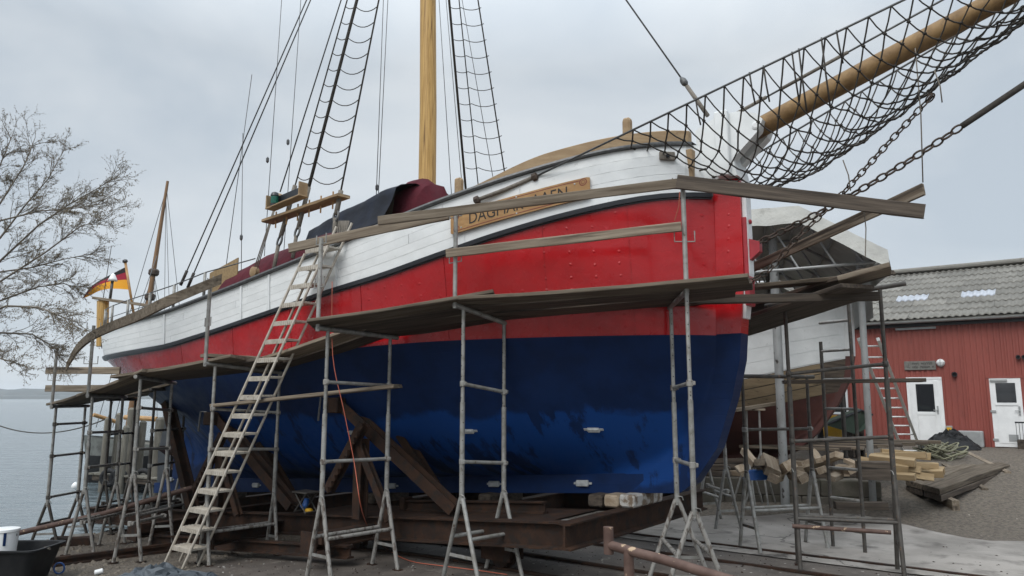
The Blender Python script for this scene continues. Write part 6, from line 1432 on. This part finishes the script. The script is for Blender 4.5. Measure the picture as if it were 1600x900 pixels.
# ================================================================ BARE TREE
tb_ = px(-300, 835, 10.6); tb_.z = g(tb_.x, tb_.y); tree = thing('bare_tree', tb_, 'leafless budding tree reaching over the water from the shore', 'tree')
rT = random.Random(33)
fork = px(-260, 600, 10.6)
mb = MB(); mb.tube([tb_-V((0, 0, .1)), tb_+(fork-tb_)*.5+V((.05, 0, 0)), fork, px(-230, 330, 10.8), px(-200, 60, 11)], .20, 12, r2=.05); obj('trunk', mb, bark, tree, smooth=True)
tw = MB(); bd_ = MB()
def octa(c, r_):
    bd_.add([c+V((r_, 0, 0)), c+V((-r_, 0, 0)), c+V((0, r_, 0)), c+V((0, -r_, 0)), c+V((0, 0, r_*1.3)), c+V((0, 0, -r_*1.3))], [(0, 2, 4), (2, 1, 4), (1, 3, 4), (3, 0, 4), (2, 0, 5), (1, 2, 5), (3, 1, 5), (0, 3, 5)])
def twig(p, d, ln, r_, lev):
    n = 4 if lev else 6; pts = [p]; d = d.normalized()
    for k in range(n):
        d = (d+V((rT.uniform(-.22, .22), rT.uniform(-.22, .22), rT.uniform(-.18, .22)))).normalized(); pts.append(pts[-1]+d*ln/n)
    tw.tube(pts, r_, 4 if lev < 2 else 3, cap=False, r2=r_*.35)
    if lev >= 1:
        for q in pts[1:]:
            for _ in range(2 if lev > 1 else 1):
                if rT.random() < .6: octa(q+V((rT.uniform(-.015, .015), rT.uniform(-.015, .015), rT.uniform(-.015, .015))), rT.uniform(.0035, .007))
    if lev < 3:
        for k in range((5, 5, 3)[lev]):
            i = rT.randint(1, n); b = d.cross(V((rT.uniform(-1, 1), rT.uniform(-1, 1), rT.uniform(-1, 1)))).normalized()
            nd = (d*rT.uniform(.7, 1.1)+b*rT.uniform(.45, .9)+V((.10, 0, rT.uniform(-.15, .15)))).normalized(); twig(pts[i], nd, ln*rT.uniform(.42, .68), max(.0022, r_*.55), lev+1)
limbs = [[(-250, 560), (-120, 500), (0, 408), (60, 352), (110, 318), (150, 296), (176, 280)], [(-240, 520), (-110, 430), (0, 318), (38, 258), (55, 215)], [(-255, 590), (-100, 510), (0, 440), (70, 395), (125, 354), (165, 342)], [(-255, 610), (-120, 520), (0, 470), (60, 448), (100, 443), (128, 454)],
    [(-250, 620), (-100, 540), (0, 520), (50, 522), (80, 540), (95, 560)], [(-235, 480), (-100, 360), (0, 258), (20, 210)], [(-250, 600), (-90, 520), (10, 478), (60, 480), (100, 496), (122, 504)], [(-250, 570), (-130, 470), (0, 372), (40, 320), (75, 280), (100, 235)], [(-250, 600), (-80, 560), (0, 560), (40, 572)], [(-250, 590), (-100, 460), (0, 345), (60, 330), (120, 325), (160, 318)], [(-245, 590), (-80, 490), (0, 425), (50, 418), (100, 405), (150, 395)]]
for L_ in limbs:
    d0 = rT.uniform(10.0, 11.2); d1_ = rT.uniform(9.2, 12.0); ps = [px(x, y, 10.6+(d0+(d1_-d0)*i/(len(L_)-1)-10.6)*min(1, i/2)) for i, (x, y) in enumerate(L_)]
    mb = MB(); mb.tube(ps, .022, 8, r2=.004); obj('limb', mb, bark, tree, smooth=True)
    for i in range(1, len(ps)):
        seg = ps[i]-ps[i-1]
        for k in range(7 if i > 1 else 2):
            q = ps[i-1]+seg*rT.random(); b = seg.cross(V((rT.uniform(-1, 1), rT.uniform(-1, 1), rT.uniform(-1, 1)))).normalized()
            twig(q, seg.normalized()*.9+b*rT.uniform(.3, .75), rT.uniform(.18, .40), rT.uniform(.004, .007), 1)
    twig(ps[-1], ps[-1]-ps[-2], .25, .004, 2)
o = obj('twigs', tw, bark, tree, smooth=True, recalc=False); o['kind'] = 'stuff'
o = obj('buds', bd_, budm, tree, recalc=False); o['kind'] = 'stuff'

# ================================================================ HAZE
hm = bpy.data.materials.new('haze_air'); hm.use_nodes = True; t_ = hm.node_tree; t_.nodes.clear(); ho = t_.nodes.new('ShaderNodeOutputMaterial'); pv = t_.nodes.new('ShaderNodeVolumePrincipled')
pv.inputs['Color'].default_value = (.93, .96, 1, 1); pv.inputs['Density'].default_value = .00024; pv.inputs['Anisotropy'].default_value = .2; t_.links.new(pv.outputs[0], ho.inputs['Volume'])
mb = MB(); mb.box((-500, 500, 19), V((3700, 0, 0)), V((0, 4000, 0)), V((0, 0, 26))); hz_ = obj('haze', mb, hm); hz_['kind'] = 'stuff'
